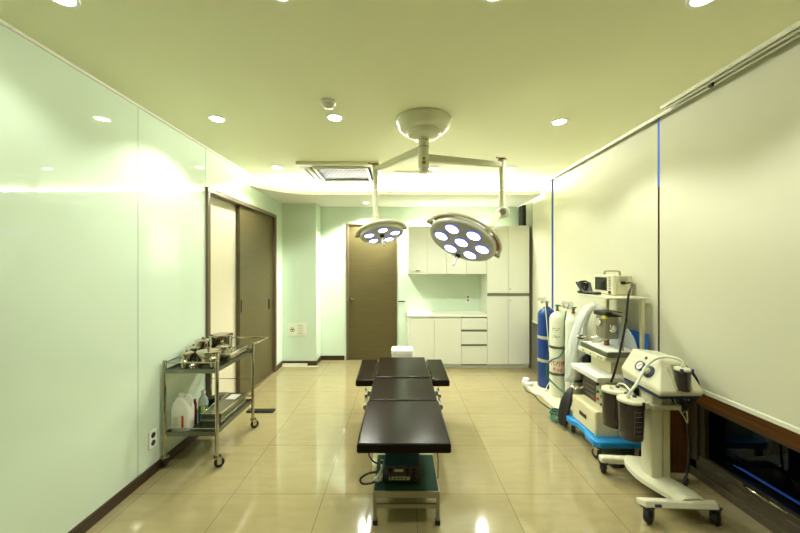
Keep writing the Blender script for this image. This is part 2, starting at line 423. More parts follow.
for x, wd in ((-.51, 'above the brown back door'), (.36, 'above the upper wall cabinets'), (1.24, 'above the tall white cupboard')):
    downlight(x, 5.03, 2.458, 'small downlight in the lowered back ceiling ' + wd, 'downlights in the lowered ceiling', SPOT_W*(5.2 if x < 0 else 2.6 if x < 1 else 1.5), .04)
# cove tubes resting on the ledge of the lowered ceiling
for i, (a, b, lab) in enumerate([((-1.60, 4.36), (-1.28, 4.56), 'short lit tube in the ceiling cove at its left bend'), ((-1.22, 4.56), (-.2, 4.56), 'lit tube in the ceiling cove, left of the middle'),
                        ((-.17, 4.56), (.85, 4.56), 'lit tube in the ceiling cove behind the surgical lamp arms'), ((.88, 4.56), (1.85, 4.56), 'lit tube in the ceiling cove nearest the blinds')]):
    z = 2.532
    bm = nb(); cyl(bm, (*a, z), (*b, z), .016, n=12)
    t = thing('cove_tube', lab, 'light tube', ((a[0]+b[0])/2, (a[1]+b[1])/2, 2.475), 'lit tubes in the ceiling cove')
    obj('tube', bm, 'tube', t)
    bm = nb(); beam(bm, (*a, 2.4955), (*b, 2.4955), .04, .041); obj('batten', bm, 'whitep', t)
# smoke detector
t = thing('smoke_detector', 'small round white smoke detector on the ceiling', 'smoke detector', (-.48, 2.24, H))
obj('base', lathe(nb(), (-.48, 2.24, H), (0, 0, -1), [(.052, 0), (.052, .012), (.046, .018), (0, .018)]), 'whitep', t)
obj('sensor_head', lathe(nb(), (-.48, 2.24, H-.018), (0, 0, -1), [(.036, 0), (.034, .016), (.024, .024), (0, .026)]), 'creamw', t)
# air conditioner cassette
ax0, ax1, ay0, ay1 = -1.09, -.22, 3.50, 4.32
t = thing('ceiling_air_conditioner', 'square cream ceiling cassette air conditioner with honeycomb grille', 'air conditioner', ((ax0+ax1)/2, (ay0+ay1)/2, H))
zb = H-.035
bm = nb(); inn = .10
box(bm, ax0, ax1, ay0, ay0+inn, zb, H); box(bm, ax0, ax1, ay1-inn, ay1, zb, H); box(bm, ax0, ax0+inn, ay0+inn, ay1-inn, zb, H); box(bm, ax1-inn, ax1, ay0+inn, ay1-inn, zb, H)
obj('panel_frame', bm, 'vent', t, bevel=.006)
bm = nb(); box(bm, ax0+.16, ax1-.16, ay0+.16, ay1-.16, zb+.006, zb+.02); g = obj('grille', bm, 'grid', t)
bm = nb(); i0 = inn+.002
for q in ((ax0+.135, ax1-.135, ay0+.135, ay0+.16), (ax0+.135, ax1-.135, ay1-.16, ay1-.135), (ax0+.135, ax0+.16, ay0+.16, ay1-.16), (ax1-.16, ax1-.135, ay0+.16, ay1-.16)): box(bm, *q, zb-.004, zb+.02)
obj('grille_frame', bm, 'vent', t, bevel=.003)
obj('air_slot', B(ax0+inn, ax1-inn, ay0+inn, ay1-inn, H-.012, H-.002), 'dark', t)
for q in ((ax0+.16, ax1-.16, ay0+.048, ay0+.068), (ax0+.16, ax1-.16, ay1-.068, ay1-.048), (ax0+.048, ax0+.068, ay0+.16, ay1-.16), (ax1-.068, ax1-.048, ay0+.16, ay1-.16)):
    obj('louvre', B(*q, zb-.003, zb-.0005), 'mesh', t)
# access hatch
t = thing('ceiling_hatch', 'flat square access hatch in the ceiling beside the air conditioner', 'hatch', (.16, 4.08, H))
bm = nb(); x0, x1, y0, y1 = -.06, .39, 3.90, 4.27
for q in ((x0, x1, y0, y0+.02), (x0, x1, y1-.02, y1), (x0, x0+.02, y0+.02, y1-.02), (x1-.02, x1, y0+.02, y1-.02)): box(bm, *q, H-.008, H)
obj('frame', bm, 'vent', t); obj('cover', B(x0+.023, x1-.023, y0+.023, y1-.023, H-.005, H), 'soffit', t)
# ceiling curtain track
t = thing('curtain_track', 'long double groove curtain track on the ceiling above the near blind', 'curtain track', (1.84, .4, H))
bm = nb()
for x in (1.785, 1.813, 1.858): box(bm, x, x+.010 if x != 1.813 else x+.020, YN+.05, 2.30, H-.022, H)
obj('rail', bm, 'whitebar', t, bevel=.001)
obj('groove', B(1.795, 1.813, YN+.05, 2.298, H-.006, H-.001), 'dark', t); obj('groove', B(1.833, 1.8575, YN+.05, 2.298, H-.006, H-.001), 'dark', t)
obj('end_stop', B(1.84, 1.855, 1.98, 2.0, H-.034, H-.01), 'black', t)

# ================================================================ ROLLER BLINDS
def blind(name, y0, y1, label, zb=.715):
    t = thing(name, label, 'roller blind', (XR, (y0+y1)/2, zb), 'cream roller blinds on the window side')
    obj('fabric', B(XR, XR+.004, y0, y1, zb, 2.74), 'blind', t)
    bm = nb(); box(bm, XR-.010, XR+.014, y0, y1, zb-.028, zb)
    obj('bottom_bar', bm, 'whitebar', t, bevel=.004)
    bm = nb(); cyl(bm, (XR+.028, y0+.01, 2.74), (XR+.028, y1-.01, 2.74), .022)
    obj('roller', bm, 'whitebar', t)
blind('roller_blind', YN+.05, 2.503, 'nearest wide cream roller blind, above the low night window')
blind('roller_blind', 2.523, 4.235, 'middle cream roller blind, behind the patient monitor and gas cylinders')
blind('roller_blind', 4.29, 4.90, 'narrow cream roller blind beside the tall white cupboard')

# ================================================================ CABINETS (back)
CY = 4.95; CX0, CX1, CXM = .118, 1.906, 1.285
# base units
bx = [.118, .505, .90, CXM]
def door_front(parent, x0, x1, z0, z1, y=CY, name='door'):
    return obj(name, B(x0+.002, x1-.002, y-.018, y, z0+.002, z1-.002), 'cab', parent, bevel=.0015)
t = thing('base_cabinet', 'white double door base cabinet under the worktop', 'cabinet', ((bx[0]+bx[2])/2, 5.15, 0))
bm = nb(); box(bm, bx[0], bx[2], CY, YB, .045, .755)
obj('body', bm, 'cab', t)
obj('plinth', B(bx[0], bx[2], CY+.02, YB, 0, .045), 'cab', t)
for a, b in ((bx[0], bx[1]), (bx[1], bx[2])): door_front(t, a, b, .06, .742)
t = thing('drawer_cabinet', 'white three drawer base cabinet with grey finger pull gaps', 'cabinet', ((bx[2]+bx[3])/2, 5.15, 0))
obj('body', B(bx[2]+.001, bx[3]-.001, CY, YB, .045, .755), 'cabgap', t)
obj('plinth', B(bx[2]+.001, bx[3]-.001, CY+.02, YB, 0, .045), 'cab', t)
for a, b in ((.06, .325), (.355, .54), (.57, .742)):
    door_front(t, bx[2], bx[3], a, b, name='drawer')
t = thing('worktop', 'white worktop over the base cabinets', 'worktop', ((CX0+CXM)/2, 5.15, .756))
obj('slab', B(CX0-.01, CXM-.001, CY-.03, YB, .756, .785), 'counter', t, bevel=.003)
# upper unit
t = thing('wall_cabinet', 'white four door wall cabinet above the mint niche', 'cabinet', (.7, 5.15, 1.387))
obj('body', B(CX0, CXM-.001, CY+.03, YB, 1.39, 2.10), 'cab', t)
ub = [CX0, .41, .69, .985, CXM]
for i in range(4):
    d = door_front(t, ub[i], ub[i+1]-.001*(i == 3), 1.387, 2.10, CY+.03)
    if i == 0: obj('handle', B(.235, .30, CY-.012, CY+.012, 1.435, 1.445), 'alu', d)
# tall cupboard
t = thing('tall_cupboard', 'tall white four door cupboard in the right corner', 'cupboard', (1.6, 5.15, 0))
obj('body', B(CXM, CX1, CY, YB, .045, 2.105), 'cab', t, bevel=.001)
obj('plinth', B(CXM, CX1, CY+.02, YB, 0, .045), 'cab', t)
obj('channel', B(CXM+.002, CX1-.002, CY-.006, CY, 1.062, 1.105), 'cabgap', t)
xm = 1.595
for a, b in ((CXM, xm), (xm, CX1)):
    for z0, z1 in ((.06, 1.062), (1.105, 2.10)):
        d = door_front(t, a, b, z0, z1)
        if a == xm:
            zk = 1.0 if z0 < 1 else 1.17
            obj('lock', cyl(nb(), (xm+.03, CY-.018, zk), (xm+.03, CY-.024, zk), .009), 'alu', d)
obj('gap_shade', B(1.907, 1.954, 5.2, YB, 0, 2.455), 'dark', t)  # black panel stands in for the shade in the corner gap
def outlet(name, cx, cy, cz, w, h, axis, label, dark='ink'):
    t = thing(name, label, 'power outlet', (cx, cy, cz-h/2))
    if axis == 'y':
        obj('face_plate', B(cx-w/2, cx+w/2, cy-.008, cy, cz-h/2, cz+h/2), 'whitep', t, bevel=.003)
        for s in (-1, 1): obj('socket', cyl(nb(), (cx, cy-.008, cz+s*h*.22), (cx, cy-.0095, cz+s*h*.22), w*.3), dark, t)
    else:
        obj('face_plate', B(cx, cx+.008, cy-w/2, cy+w/2, cz-h/2, cz+h/2), 'whitep', t, bevel=.003)
        for s in (-1, 1): obj('socket', cyl(nb(), (cx+.008, cy, cz+s*h*.22), (cx+.0095, cy, cz+s*h*.22), w*.27), dark, t)
outlet('power_outlet', 1.09, YB, .985, .07, .12, 'y', 'white double socket in the mint niche above the worktop')
outlet('power_outlet', XL, 2.415, .258, .075, .125, 'x', 'white double socket low on the left glass wall beside the trolley', 'black')
# notice on the corner column
nx0, nx1, nz0, nz1, ny = -1.70, -1.425, .445, .64, 5.08
t = thing('notice_board', 'small white hazard notice with black trefoil on the corner column', 'sign', ((nx0+nx1)/2, ny, nz0))
xm = (nx0+nx1)/2
obj('left_plate', B(nx0, xm-.002, ny-.006, ny, nz0, nz1), 'paper', t); obj('right_plate', B(xm+.002, nx1, ny-.006, ny, nz0, nz1), 'paper', t)
bm = nb(); cx, cz = (nx0+xm)/2, (nz0+nz1)/2
for k in range(3):
    a = PI/2 + k*2*PI/3
    c = Vector((cx+.02*math.cos(a), 0, cz+.02*math.sin(a)))
    for q in range(14):
        b0 = a - PI + .45 + (2*PI-.9)*q/14 + 0; b1 = b0 + (2*PI-.9)/14
        b0 += PI; b1 += PI
        b0 = a + .45 + (2*PI-.9)*q/14; b1 = b0 + (2*PI-.9)/14
        for rr0, rr1 in ((.013, .021),):
            P = [(c.x+r_*math.cos(bb), c.z+r_*math.sin(bb)) for r_, bb in ((rr0, b0), (rr1, b0), (rr1, b1), (rr0, b1))]
            f = [bm.verts.new((px, ny-.0068, pz)) for px, pz in P]; g = [bm.verts.new((px, ny-.006, pz)) for px, pz in P]
            bm.faces.new(f); 
            for j in range(4): bm.faces.new((f[j], f[(j+1) % 4], g[(j+1) % 4], g[j]))
cyl(bm, (cx, ny-.006, cz), (cx, ny-.007, cz), .009, n=12)
obj('hazard_symbol', bm, 'blackink', t)
bm = nb()
for q in range(6):
    z = nz1-.03-q*.026; x0 = xm+.015+(.01 if q % 2 else 0); box(bm, x0, x0+random.uniform(.06, .09), ny-.0066, ny-.006, z-.0025, z+.0025)
obj('printed_lines', bm, 'ink', t)
tag(obj('cable_cover', box(B(-1.77, -1.40, 5.035, 5.066, 0, .035), -1.77, -1.22, 5.00, 5.03, 0, .010), 'creamw', bevel=.002), 'flat white cable cover along the skirting below the notice', 'cable cover')
tag(obj('floor_shadow_strip', B(-1.575, -1.30, 3.43, 3.50, 0, .018), 'black', bevel=.003), 'short dark strip on the floor standing in for the shadow behind the steel trolley', 'painted shadow')  # black slab in place of the shadow the trolley casts on the floor

# ================================================================ SURGICAL LAMP
MX, MY = .177, 2.52
t = thing('surgical_lamp', 'cream ceiling mounted surgical lamp with two lit heads on swivel arms', 'surgical lamp', (MX, MY, H))
bm = lathe(nb(), (MX, MY, H), (0, 0, -1), [(.205, 0), (.210, .010), (.208, .022), (.203, .026), (.196, .05), (.178, .075), (.155, .088), (.130, .092)], 48)
obj('ceiling_mount', bm, 'lampw', t)
bm = lathe(nb(), (MX, MY, H-.088), (0, 0, -1), [(.13, 0), (.13, .018), (.115, .035), (.07, .045), (.045, .048)], 48); obj('mount_cap', bm, 'lampw', t)
bm = lathe(nb(), (MX, MY, H-.13), (0, 0, -1), [(.043, 0), (.043, .02), (.040, .022), (.040, .118), (.041, .118), (.041, .225), (.037, .23), (.037, .262), (.030, .27), (0, .27)], 32); st = obj('swivel_column', bm, 'lampw', t)
bm = nb()
for z in (2.445, 2.392): lathe(bm, (MX, MY, z), (0, 0, 1), [(.0415, 0), (.0425, .003), (.0415, .006)], 32)
obj('joint_ring', bm, 'alu', st)
bm = nb(); cyl(bm, (MX, MY-.036, 2.30), (MX, MY-.044, 2.30), .010); cyl(bm, (MX, MY-.036, 2.27), (MX, MY-.042, 2.27), .014); cyl(bm, (MX+.02, MY-.033, 2.44), (MX+.02, MY-.042, 2.44), .005)
obj('joint_screw', bm, 'brass', st)
LA = Vector((-.225, 3.06, 2.385)); RA = Vector((.82, 2.69, 2.315))
for E, z, nm in ((LA, 2.385, 'l'), (RA, 2.315, 'r')):
    c = Vector((MX, MY, z)); d = (E-c).normalized()
    bm = nb(); beam(bm, c+d*.03, E, .052, .060, w2=.040, h2=.046)
    a = obj('swivel_arm', bm, 'lampw', t, bevel=.012, seg=3)
    bm = nb(); lathe(bm, E+Vector((0, 0, .035)), (0, 0, -1), [(0, -.004), (.030, 0), (.030, .008), (.026, .010), (.026, .09), (.022, .094)], 24); obj('arm_joint', bm, 'lampw', a)
    bm = nb(); cyl(bm, E+Vector((0, 0, .037)), E+Vector((0, 0, .050)), .034, n=20); beam(bm, E+Vector((-.03, -.03, .044)), E+Vector((-.06, -.05, .044)), .012, .010); obj('joint_cap', bm, 'brass', a)
# drop rods
LZ = 1.955
bm = nb(); cyl(bm, LA, (LA.x, LA.y, LZ), .0235); lathe(bm, (LA.x, LA.y, 2.25), (0, 0, 1), [(.0235, 0), (.0255, .003), (.0255, .007), (.0235, .01)])
obj('drop_rod', bm, 'lampw', t)
RZ = 1.93
bm = nb(); cyl(bm, RA, (RA.x, RA.y, RZ+.035), .0235); lathe(bm, (RA.x, RA.y, 2.18), (0, 0, 1), [(.0235, 0), (.0255, .003), (.0255, .007), (.0235, .01)])
dr = obj('drop_rod', bm, 'lampw', t)
bm = nb(); J = Vector((RA.x, RA.y, RZ)); cyl(bm, J+Vector((0, -.05, 0)), J+Vector((0, .05, 0)), .045, n=32)
jn = obj('elbow_joint', bm, 'lampw', t, bevel=.008)
obj('joint_cap', cyl(nb(), J+Vector((-.01, -.05, 0)), J+Vector((-.01, -.056, 0)), .024), 'alu', jn)

def lamp_head(center, n, ex, R, nring, phase, has_center, handle_at, attach, rod_from, name_):
    n = Vector(n).normalized(); zl = -n; ex = Vector(ex); ex = (ex - zl*ex.dot(zl)).normalized(); ey = zl.cross(ex)
    T = Matrix.Translation(center) @ Matrix((ex, ey, zl)).transposed().to_4x4()
    W = lambda p: T @ Vector(p)
    def O(nm, bm, mt, par, **k): return obj(nm, bm, mt, par, mat4=T, **k)
    bm = lathe(nb(), (0, 0, 0), (0, 0, 1), [(0, .004), (R*.90, .004), (R*.93, -.004), (R*.985, 0), (R, .012), (R, .035), (R*.96, .055), (R*.80, .085), (R*.5, .10), (0, .105)], 64)
    head = O('lamp_head', bm, 'headw', t)
    O('reflector_face', lathe(nb(), (0, 0, .003), (0, 0, -1), [(0, 0), (R*.905, 0), (R*.905, .002), (R*.88, .004), (0, .006)], 64), 'lampf', head)
    pos = [(R*.62*math.cos(2*PI*k/nring+phase), R*.62*math.sin(2*PI*k/nring+phase)) for k in range(nring)]
    if has_center: pos.append((0, 0))
    lr = R*(.185 if has_center else .20)
    for px, py in pos:
        rim = O('lens_rim', lathe(nb(), (px, py, -.002), (0, 0, -1), [(lr*1.14, 0), (lr*1.12, .006), (lr*1.02, .009), (lr*.98, .006), (lr*.98, 0)], 28), 'bluerim', head)
        O('lens', lathe(nb(), (px, py, -.002), (0, 0, -1), [(lr*.97, 0), (lr*.97, .006), (lr*.6, .010), (0, .012)], 28), 'lens', rim)
    hx, hy = handle_at
    hb = O('handle_collar', lathe(nb(), (hx, hy, 0), (0, 0, -1), [(.022, 0), (.022, .012), (.016, .02), (.016, .026)], 20), 'black', head)
    O('handle_grip', lathe(nb(), (hx, hy, -.024), (0, 0, -1), [(.010, 0), (.010, .02), (.013, .03), (.013, .075), (.009, .082), (0, .083)], 16), 'whitep', hb)
    # yoke: half ring on the near side, between the two pivots
    bm = nb(); pts = [(R*1.09*math.cos(a), -R*1.09*math.sin(a), .035) for a in [PI*k/28 for k in range(29)]]
    tube(bm, pts, .0125, smooth=False)
    yk = O('yoke', bm, 'lampw', t)
    for s in (-1, 1):
        O('pivot_knob', cyl(nb(), (s*R*.98, 0, .035), (s*(R*1.09+.022), 0, .035), .017), 'alu', yk)
        bm = nb(); pts = [(s*R*1.012*math.cos(a), -R*1.012*math.sin(a), .046) for a in [.20+.75*k/10 for k in range(11)]]
        tube(bm, pts, .012, smooth=False); O('red_band', bm, 'red', head)
    a = attach; P = W((R*1.09*math.cos(a), -R*1.09*math.sin(a), .035))
    if rod_from is not None:
        bm = nb(); beam(bm, rod_from, P, .036, .036); obj('yoke_arm', bm, 'lampw', t, bevel=.009, seg=3)
    lt = bpy.data.lights.new('lamp_light', 'SPOT'); lt.energy = 10*R/.28; lt.spot_size = 1.2; lt.spot_blend = .6; lt.shadow_soft_size = R*.7; lt.color = (1, .95, .95)
    lo = bpy.data.objects.new('lamp_light', lt); C.objects.link(lo); lo.parent = t
    lo.location = Vector(W((0, 0, -.03))) - ORIG[t]; lo.rotation_euler = n.to_track_quat('-Z', 'Y').to_euler()
    return P
lamp_head((.478, 2.60, 1.69), (-.42, -.38, -.83), (math.cos(math.radians(25)), 0, -math.sin(math.radians(25))), .268, 6, -.28, True, (.045, .215), PI*.39, J+Vector((-.03, -.02, -.01)), 'right')
P = lamp_head((-.165, 3.05, 1.785), (.16, -.28, -.92), (math.cos(math.radians(9)), 0, math.sin(math.radians(9))), .200, 5, -.15, False, (0, 0), PI*.60, None, 'left')
bm = nb(); cyl(bm, (LA.x, LA.y, LZ+.02), (LA.x, LA.y, LZ-.05), .034, n=24); beam(bm, (LA.x, LA.y, LZ-.03), P, .04, .05)
obj('yoke_arm', bm, 'lampw', t, bevel=.01, seg=3)

# ================================================================ OPERATING TABLE
TZ = .52
t = thing('operating_table', 'low operating table with black padded sections and two padded arm boards', 'operating table', (.022, 2.75, 0))
def pad(x0, x1, y0, y1, name='pad', z1=TZ, th=.055, sk=0.0):
    z0 = z1-th
    bm = nb(); box(bm, x0, x1, y0, y1, z0, z1)
    return obj(name, bm, 'leather', t, bevel=.012, seg=4)
pad(-.240, .284, 1.848, 2.452); pad(-.232, .276, 2.468, 2.956, z1=TZ-.003); pad(-.222, .268, 2.972, 3.63)
def arm(x0, x1, y0, y1, x2, x3):
    bm = nb(); z0, z1 = TZ-.062, TZ-.004
    hull8(bm, [(x0, y0, z0), (x1, y0, z0), (x3, y1, z0), (x2, y1, z0)], [(x0, y0, z1), (x1, y0, z1), (x3, y1, z1), (x2, y1, z1)])
    return obj('arm_pad', bm, 'leather', t, bevel=.014, seg=4)
arm(-.386, -.228, 2.90, 3.55, -.405, -.229); arm(.280, .432, 2.90, 3.56, .275, .443)
bm = box(nb(), -.34, .38, 3.1, 3.16, TZ-.085, TZ-.064); obj('arm_bracket', bm, 'steeld', t)
for x0, x1 in ((-.30, -.296), (.335, .339)): obj('clamp_screw', cyl(nb(), ((x0+x1)/2-.03*(1 if x0 > 0 else -1)*0, 2.935, TZ-.082), ((x0+x1)/2, 2.935, TZ-.11), .006), 'brass', t)
bm = nb()
box(bm, -.20, .245, 1.95, 3.6, TZ-.085, TZ-.057); obj('frame', bm, 'alu', t, bevel=.004)
for s, x in ((-1, -.262), (1, .306)):
    bm = nb(); box(bm, x-.004, x+.004, 2.42, 2.78, TZ-.050, TZ-.024)
    for y in (2.46, 2.72): box(bm, min(x, x-s*.035), max(x, x-s*.035), y-.012, y+.012, TZ-.07, TZ-.03)
    rl = obj('side_rail', bm, 'steeld', t, bevel=.002)
    obj('rail_clamp', B(x-.010, x+.010, 2.58, 2.61, TZ-.055, TZ-.006), 'steeld', rl, bevel=.003)
bm = nb(); prism(bm, rrect(-.12, .165, 2.62, 3.05, .04), .10, .30); prism(bm, rrect(-.10, .145, 2.65, 3.02, .04), .30, TZ-.085)
obj('pedestal', bm, 'cream', t)
bm = nb(); prism(bm, rrect(-.20, .245, 2.345, 3.25, .05), .02, .10); prism(bm, rrect(-.185, .23, 2.36, 3.235, .05), 0, .02, 1)
obj('base', bm, ['cream', 'rubber'], t, bevel=.004)
# step stool
t = thing('step_stool', 'low aluminium step stool with green ribbed top under the table foot', 'step stool', (.035, 2.12, 0))
sx0, sx1, sy0, sy1 = -.156, .230, 1.94, 2.32
obj('tread', B(sx0+.006, sx1-.006, sy0+.006, sy1-.006, .188, .201), 'green', t, bevel=.002)
bm = nb(); box(bm, sx0, sx1, sy0, sy0+.02, .160, .198); box(bm, sx0, sx1, sy1-.02, sy1, .160, .198); box(bm, sx0, sx0+.02, sy0+.02, sy1-.02, .160, .190); box(bm, sx1-.02, sx1, sy0+.02, sy1-.02, .160, .190)
obj('frame', bm, 'alu', t, bevel=.002)
for x in (sx0, sx1-.022):
    for y in (sy0+.001, sy1-.023):
        lg = obj('leg', B(x+.001, x+.021, y, y+.022, .02, .162), 'alu', t, bevel=.001)
        obj('rubber_foot', B(x-.003, x+.025, y-.003, y+.025, 0, .028), 'rubber', lg, bevel=.003)
for y in (sy0+.006, sy1-.018): obj('stretcher', B(sx0+.02, sx1-.02, y, y+.012, .095, .120), 'alu', t)
# control box
t = thing('control_box', 'teal control box with connector panel on the green step stool', 'control box', (.014, 2.13, .201))
hull8(bm := nb(), [(-.094, 2.012, .203), (.122, 2.012, .203), (.122, 2.25, .203), (-.094, 2.25, .203)], [(-.094, 2.012, .312), (.122, 2.012, .312), (.122, 2.25, .345), (-.094, 2.25, .345)])
obj('case', bm, 'teal', t, bevel=.004)
fp = obj('front_panel', B(-.080, .115, 2.006, 2.012, .213, .305), 'panel', t)
obj('label_plate', B(-.068, .060, 2.004, 2.006, .222, .244), 'creamd', fp)
bm = nb()
for k in range(5): box(bm, -.058+.022*k, -.050+.022*k, 2.003, 2.004, .228, .238)
obj('plate_print', bm, 'blackink', fp)
obj('socket_plate', B(-.035, .02, 2.002, 2.006, .272, .288), 'creamd', fp, bevel=.003)
for x, z in ((-.058, .275), (.045, .275), (.085, .275), (.085, .240)):
    bm = nb(); cyl(bm, (x, 2.006, z), (x, 1.988, z), .013, n=20); cyl(bm, (x, 1.988, z-.006), (x, 1.975, z-.010), .008, n=14); obj('plug', bm, 'black', fp)
tag(obj('handset', B(-.118, -.102, 2.02, 2.09, .203, .30), 'hosew', bevel=.005), 'small white hand control standing left of the teal box', 'hand control')
tag(obj('loop_cable', tube(nb(), [(-.11, 2.05, .31), (-.13, 2.02, .27), (-.19, 2.0, .265), (-.235, 2.0, .235), (-.225, 2.0, .205), (-.17, 2.0, .208), (-.122, 2.02, .225)], .006), 'black'), 'black cable looping out left of the teal control box', 'cable')
tag(obj('hanging_cable', tube(nb(), [(-.15, 2.2, .45), (-.185, 2.14, .38), (-.195, 2.1, .33), (-.17, 2.08, .295), (-.13, 2.06, .285)], .005), 'black'), 'thin black cable hanging below the left edge of the table foot', 'cable')
tag(obj('hanging_cable', tube(nb(), [(.16, 2.2, .45), (.20, 2.15, .40), (.235, 2.12, .32), (.25, 2.2, .2), (.26, 2.3, .05), (.27, 2.38, .008)], .004), 'black'), 'thin black cable hanging below the right edge of the table foot', 'cable')
bm = nb(); tube(bm, [(-.105, 2.03, .285), (-.13, 2.0, .25), (-.15, 1.995, .235), (-.125, 2.0, .225), (-.108, 2.01, .26)], .008)
tag(obj('white_cable', bm, 'whitep'), 'white cable bunch beside the teal control box', 'cable')
# white box beyond the table head
t = thing('waste_bin', 'small white lidded bin standing behind the head end of the operating table', 'bin', (.025, 3.9, 0))
bm = nb(); prism(bm, rrect(-.095, .145, 3.80, 4.0, .03), 0, .495); obj('body', bm, 'whitep', t, bevel=.004)
bm = nb(); prism(bm, rrect(-.10, .150, 3.79, 4.01, .035), .495, .55); obj('lid', bm, 'whitep', t, bevel=.012, seg=3)

# ================================================================ CASTORS (shared part builder)
def castor(parent, x, y, top, r=.03, wd=.018, rot=0.0, name='castor', fm='steel'):
    c, s = math.cos(rot), math.sin(rot)
    T = Matrix.Translation((x, y, 0)) @ Matrix.Rotation(rot, 4, 'Z')
    bm = nb(); cyl(bm, (0, 0, top), (0, 0, 2*r+.012), .009, n=14)
    box(bm, -.016-wd*.4, .016+wd*.4, -.022, .03, 2*r+.004, 2*r+.012)
    for q in (-1, 1):
        x0 = q*(wd/2+.003); box(bm, min(x0, x0+q*.003), max(x0, x0+q*.003), .0, .03, r-.008, 2*r+.006)
    f = obj(name, bm, fm, parent, mat4=T)
    bm = nb(); lathe(bm, (-wd/2, .016, r), (1, 0, 0), [(0, 0), (r*.55, 0), (r*.6, -.001), (r*.85, 0), (r, wd*.25), (r, wd*.75), (r*.85, wd), (r*.6, wd+.001), (0, wd)], 28)
    wlt = obj('wheel', bm, 'rubber', f, mat4=T)
    bm = nb(); cyl(bm, (-wd/2-.004, .016, r), (wd/2+.004, .016, r), r*.35, n=16); obj('hub', bm, fm, f, mat4=T)
    return f

# ================================================================ STEEL TROLLEY
t = thing('instrument_trolley', 'stainless steel instrument trolley on castors by the mint glass wall', 'trolley', (-1.55, 2.8, 0))
tx0, tx1, ty0, ty1 = -1.757, -1.366, 2.50, 3.11
for x in (tx0, tx1):
    for y in (ty0, ty1):
        p = obj('post', lathe(nb(), (x, y, .075), (0, 0, 1), [(.0135, 0), (.0135, .72), (.011, .726), (0, .728)], 20), 'steelp', t)
        castor(t, x, y-.0, .085, .036, .024, rot=-1.0 if x > -1.5 else 1.1)
for z in (.715, .248):
    bm = nb(); a, b, c, d = tx0+.012, tx1-.012, ty0+.0, ty1-.0
    box(bm, a, b, c, d, z, z+.006); box(bm, a, b, c-.008, c, z-.010, z+.020); box(bm, a, b, d, d+.008, z-.010, z+.020)
    box(bm, a-.008, a, c+.01, d-.01, z-.010, z+.020); box(bm, b, b+.008, c+.01, d-.01, z-.010, z+.020)
    obj('shelf', bm, 'steeld', t)
for nm, p, q, rr in (('guard_rail', (tx0, ty0, .782), (tx1, ty0, .782), .005), ('guard_rail', (tx0, ty0, .782), (tx0, ty1, .782), .005), ('guard_rail', (tx0, ty0, .29), (tx1, ty0, .29), .004),
                     ('guard_rail', (tx0, ty1, .3), (tx1, ty1, .3), .004), ('cross_bar', (tx1, ty1, .46), (tx0, ty1, .46), .004)):
    obj(nm, cyl(nb(), p, q, rr, n=12), 'steelp', t)
bm = nb(); tube(bm, [(tx1, ty1, .782), (tx1+.03, ty1+.05, .788), (tx1+.055, ty1+.17, .795), (tx1+.03, ty1+.21, .797), (tx0+.12, ty1+.21, .797), (tx0+.06, ty1+.18, .795), (tx0, ty1, .782)], .009)
obj('push_handle', bm, 'steelp', t)

def pot(x, y, r, h, z0, label, knob=True, cup=False, lid=True, name='steel_pot', flare=0.0):
    t = thing(name, label, 'steel container' if not cup else 'steel cup', (x, y, z0), 'steel pots on the trolley')
    e = r+flare
    bm = lathe(nb(), (x, y, z0), (0, 0, 1), [(0, 0), (r*.93, 0), (r*.97, .004), (r, h*.5), (e, h-.006), (e+.003, h-.004), (e+.003, h), (e-.001, h), (r-.004, h*.5), (r*.9, .006), (0, .006)], 36)
    obj('bowl', bm, 'steelp', t)
    if lid:
        bm = lathe(nb(), (x, y, z0+h+.0005), (0, 0, 1), [(e+.005, -.010), (e+.006, -.002), (e+.004, .004), (e*.85, .010), (e*.75, .010), (e*.6, .014), (0, .017)], 36); l = obj('lid', bm, 'steelp', t)
        if knob: obj('knob', lathe(nb(), (x, y, z0+h+.016), (0, 0, 1), [(.005, 0), (.005, .004), (.010, .006), (.010, .011), (0, .013)], 18), 'steelp', l)
    return t
Z1 = .7212; Z2 = .2542
pot(-1.590, 2.985, .090, .170, Z1, 'largest steel drum with a flat lid at the back of the trolley top', knob=False)
pot(-1.682, 2.855, .052, .150, Z1, 'steel drum with dark lid against the glass wall behind the pots')
pot(-1.685, 2.735, .048, .118, Z1, 'round steel jar with lid knob at the glass wall side of the trolley')
pot(-1.655, 2.60, .048, .105, Z1, 'steel jar with lid at the near left corner of the trolley top')
pot(-1.495, 2.625, .078, .118, Z1, 'wide steel pot with knobbed lid in the middle of the near trolley top', flare=.006)
pot(-1.625, 2.525, .022, .062, Z1, 'small lidded steel cup at the very front left of the trolley', cup=True, name='steel_cup')
pot(-1.56, 2.522, .021, .040, Z1, 'low steel cup in front of the wide pot', cup=True, name='steel_cup')
pot(-1.415, 2.535, .022, .085, Z1, 'slim steel cup with lid beside the front right post', cup=True, name='steel_cup')
pot(-1.50, 2.83, .045, .105, Z1, 'narrow steel jar behind the wide pot on the trolley')
t = thing('instrument_tray', 'rectangular lidded steel instrument tray along the trolley edge', 'steel tray', (-1.43, 2.9, Z1), None)
bm = hull8(nb(), [(-1.478, 2.75, Z1), (-1.392, 2.75, Z1), (-1.392, 3.03, Z1), (-1.478, 3.03, Z1)], [(-1.485, 2.74, Z1+.052), (-1.385, 2.74, Z1+.052), (-1.385, 3.04, Z1+.052), (-1.485, 3.04, Z1+.052)])
obj('box', bm, 'steelp', t, bevel=.006)
l = obj('lid', B(-1.488, -1.382, 2.735, 3.045, Z1+.0525, Z1+.064), 'steel', t, bevel=.004)
obj('handle', tube(nb(), [(-1.435, 2.85, Z1+.063), (-1.435, 2.855, Z1+.082), (-1.435, 2.905, Z1+.082), (-1.435, 2.91, Z1+.063)], .004), 'steelp', l)
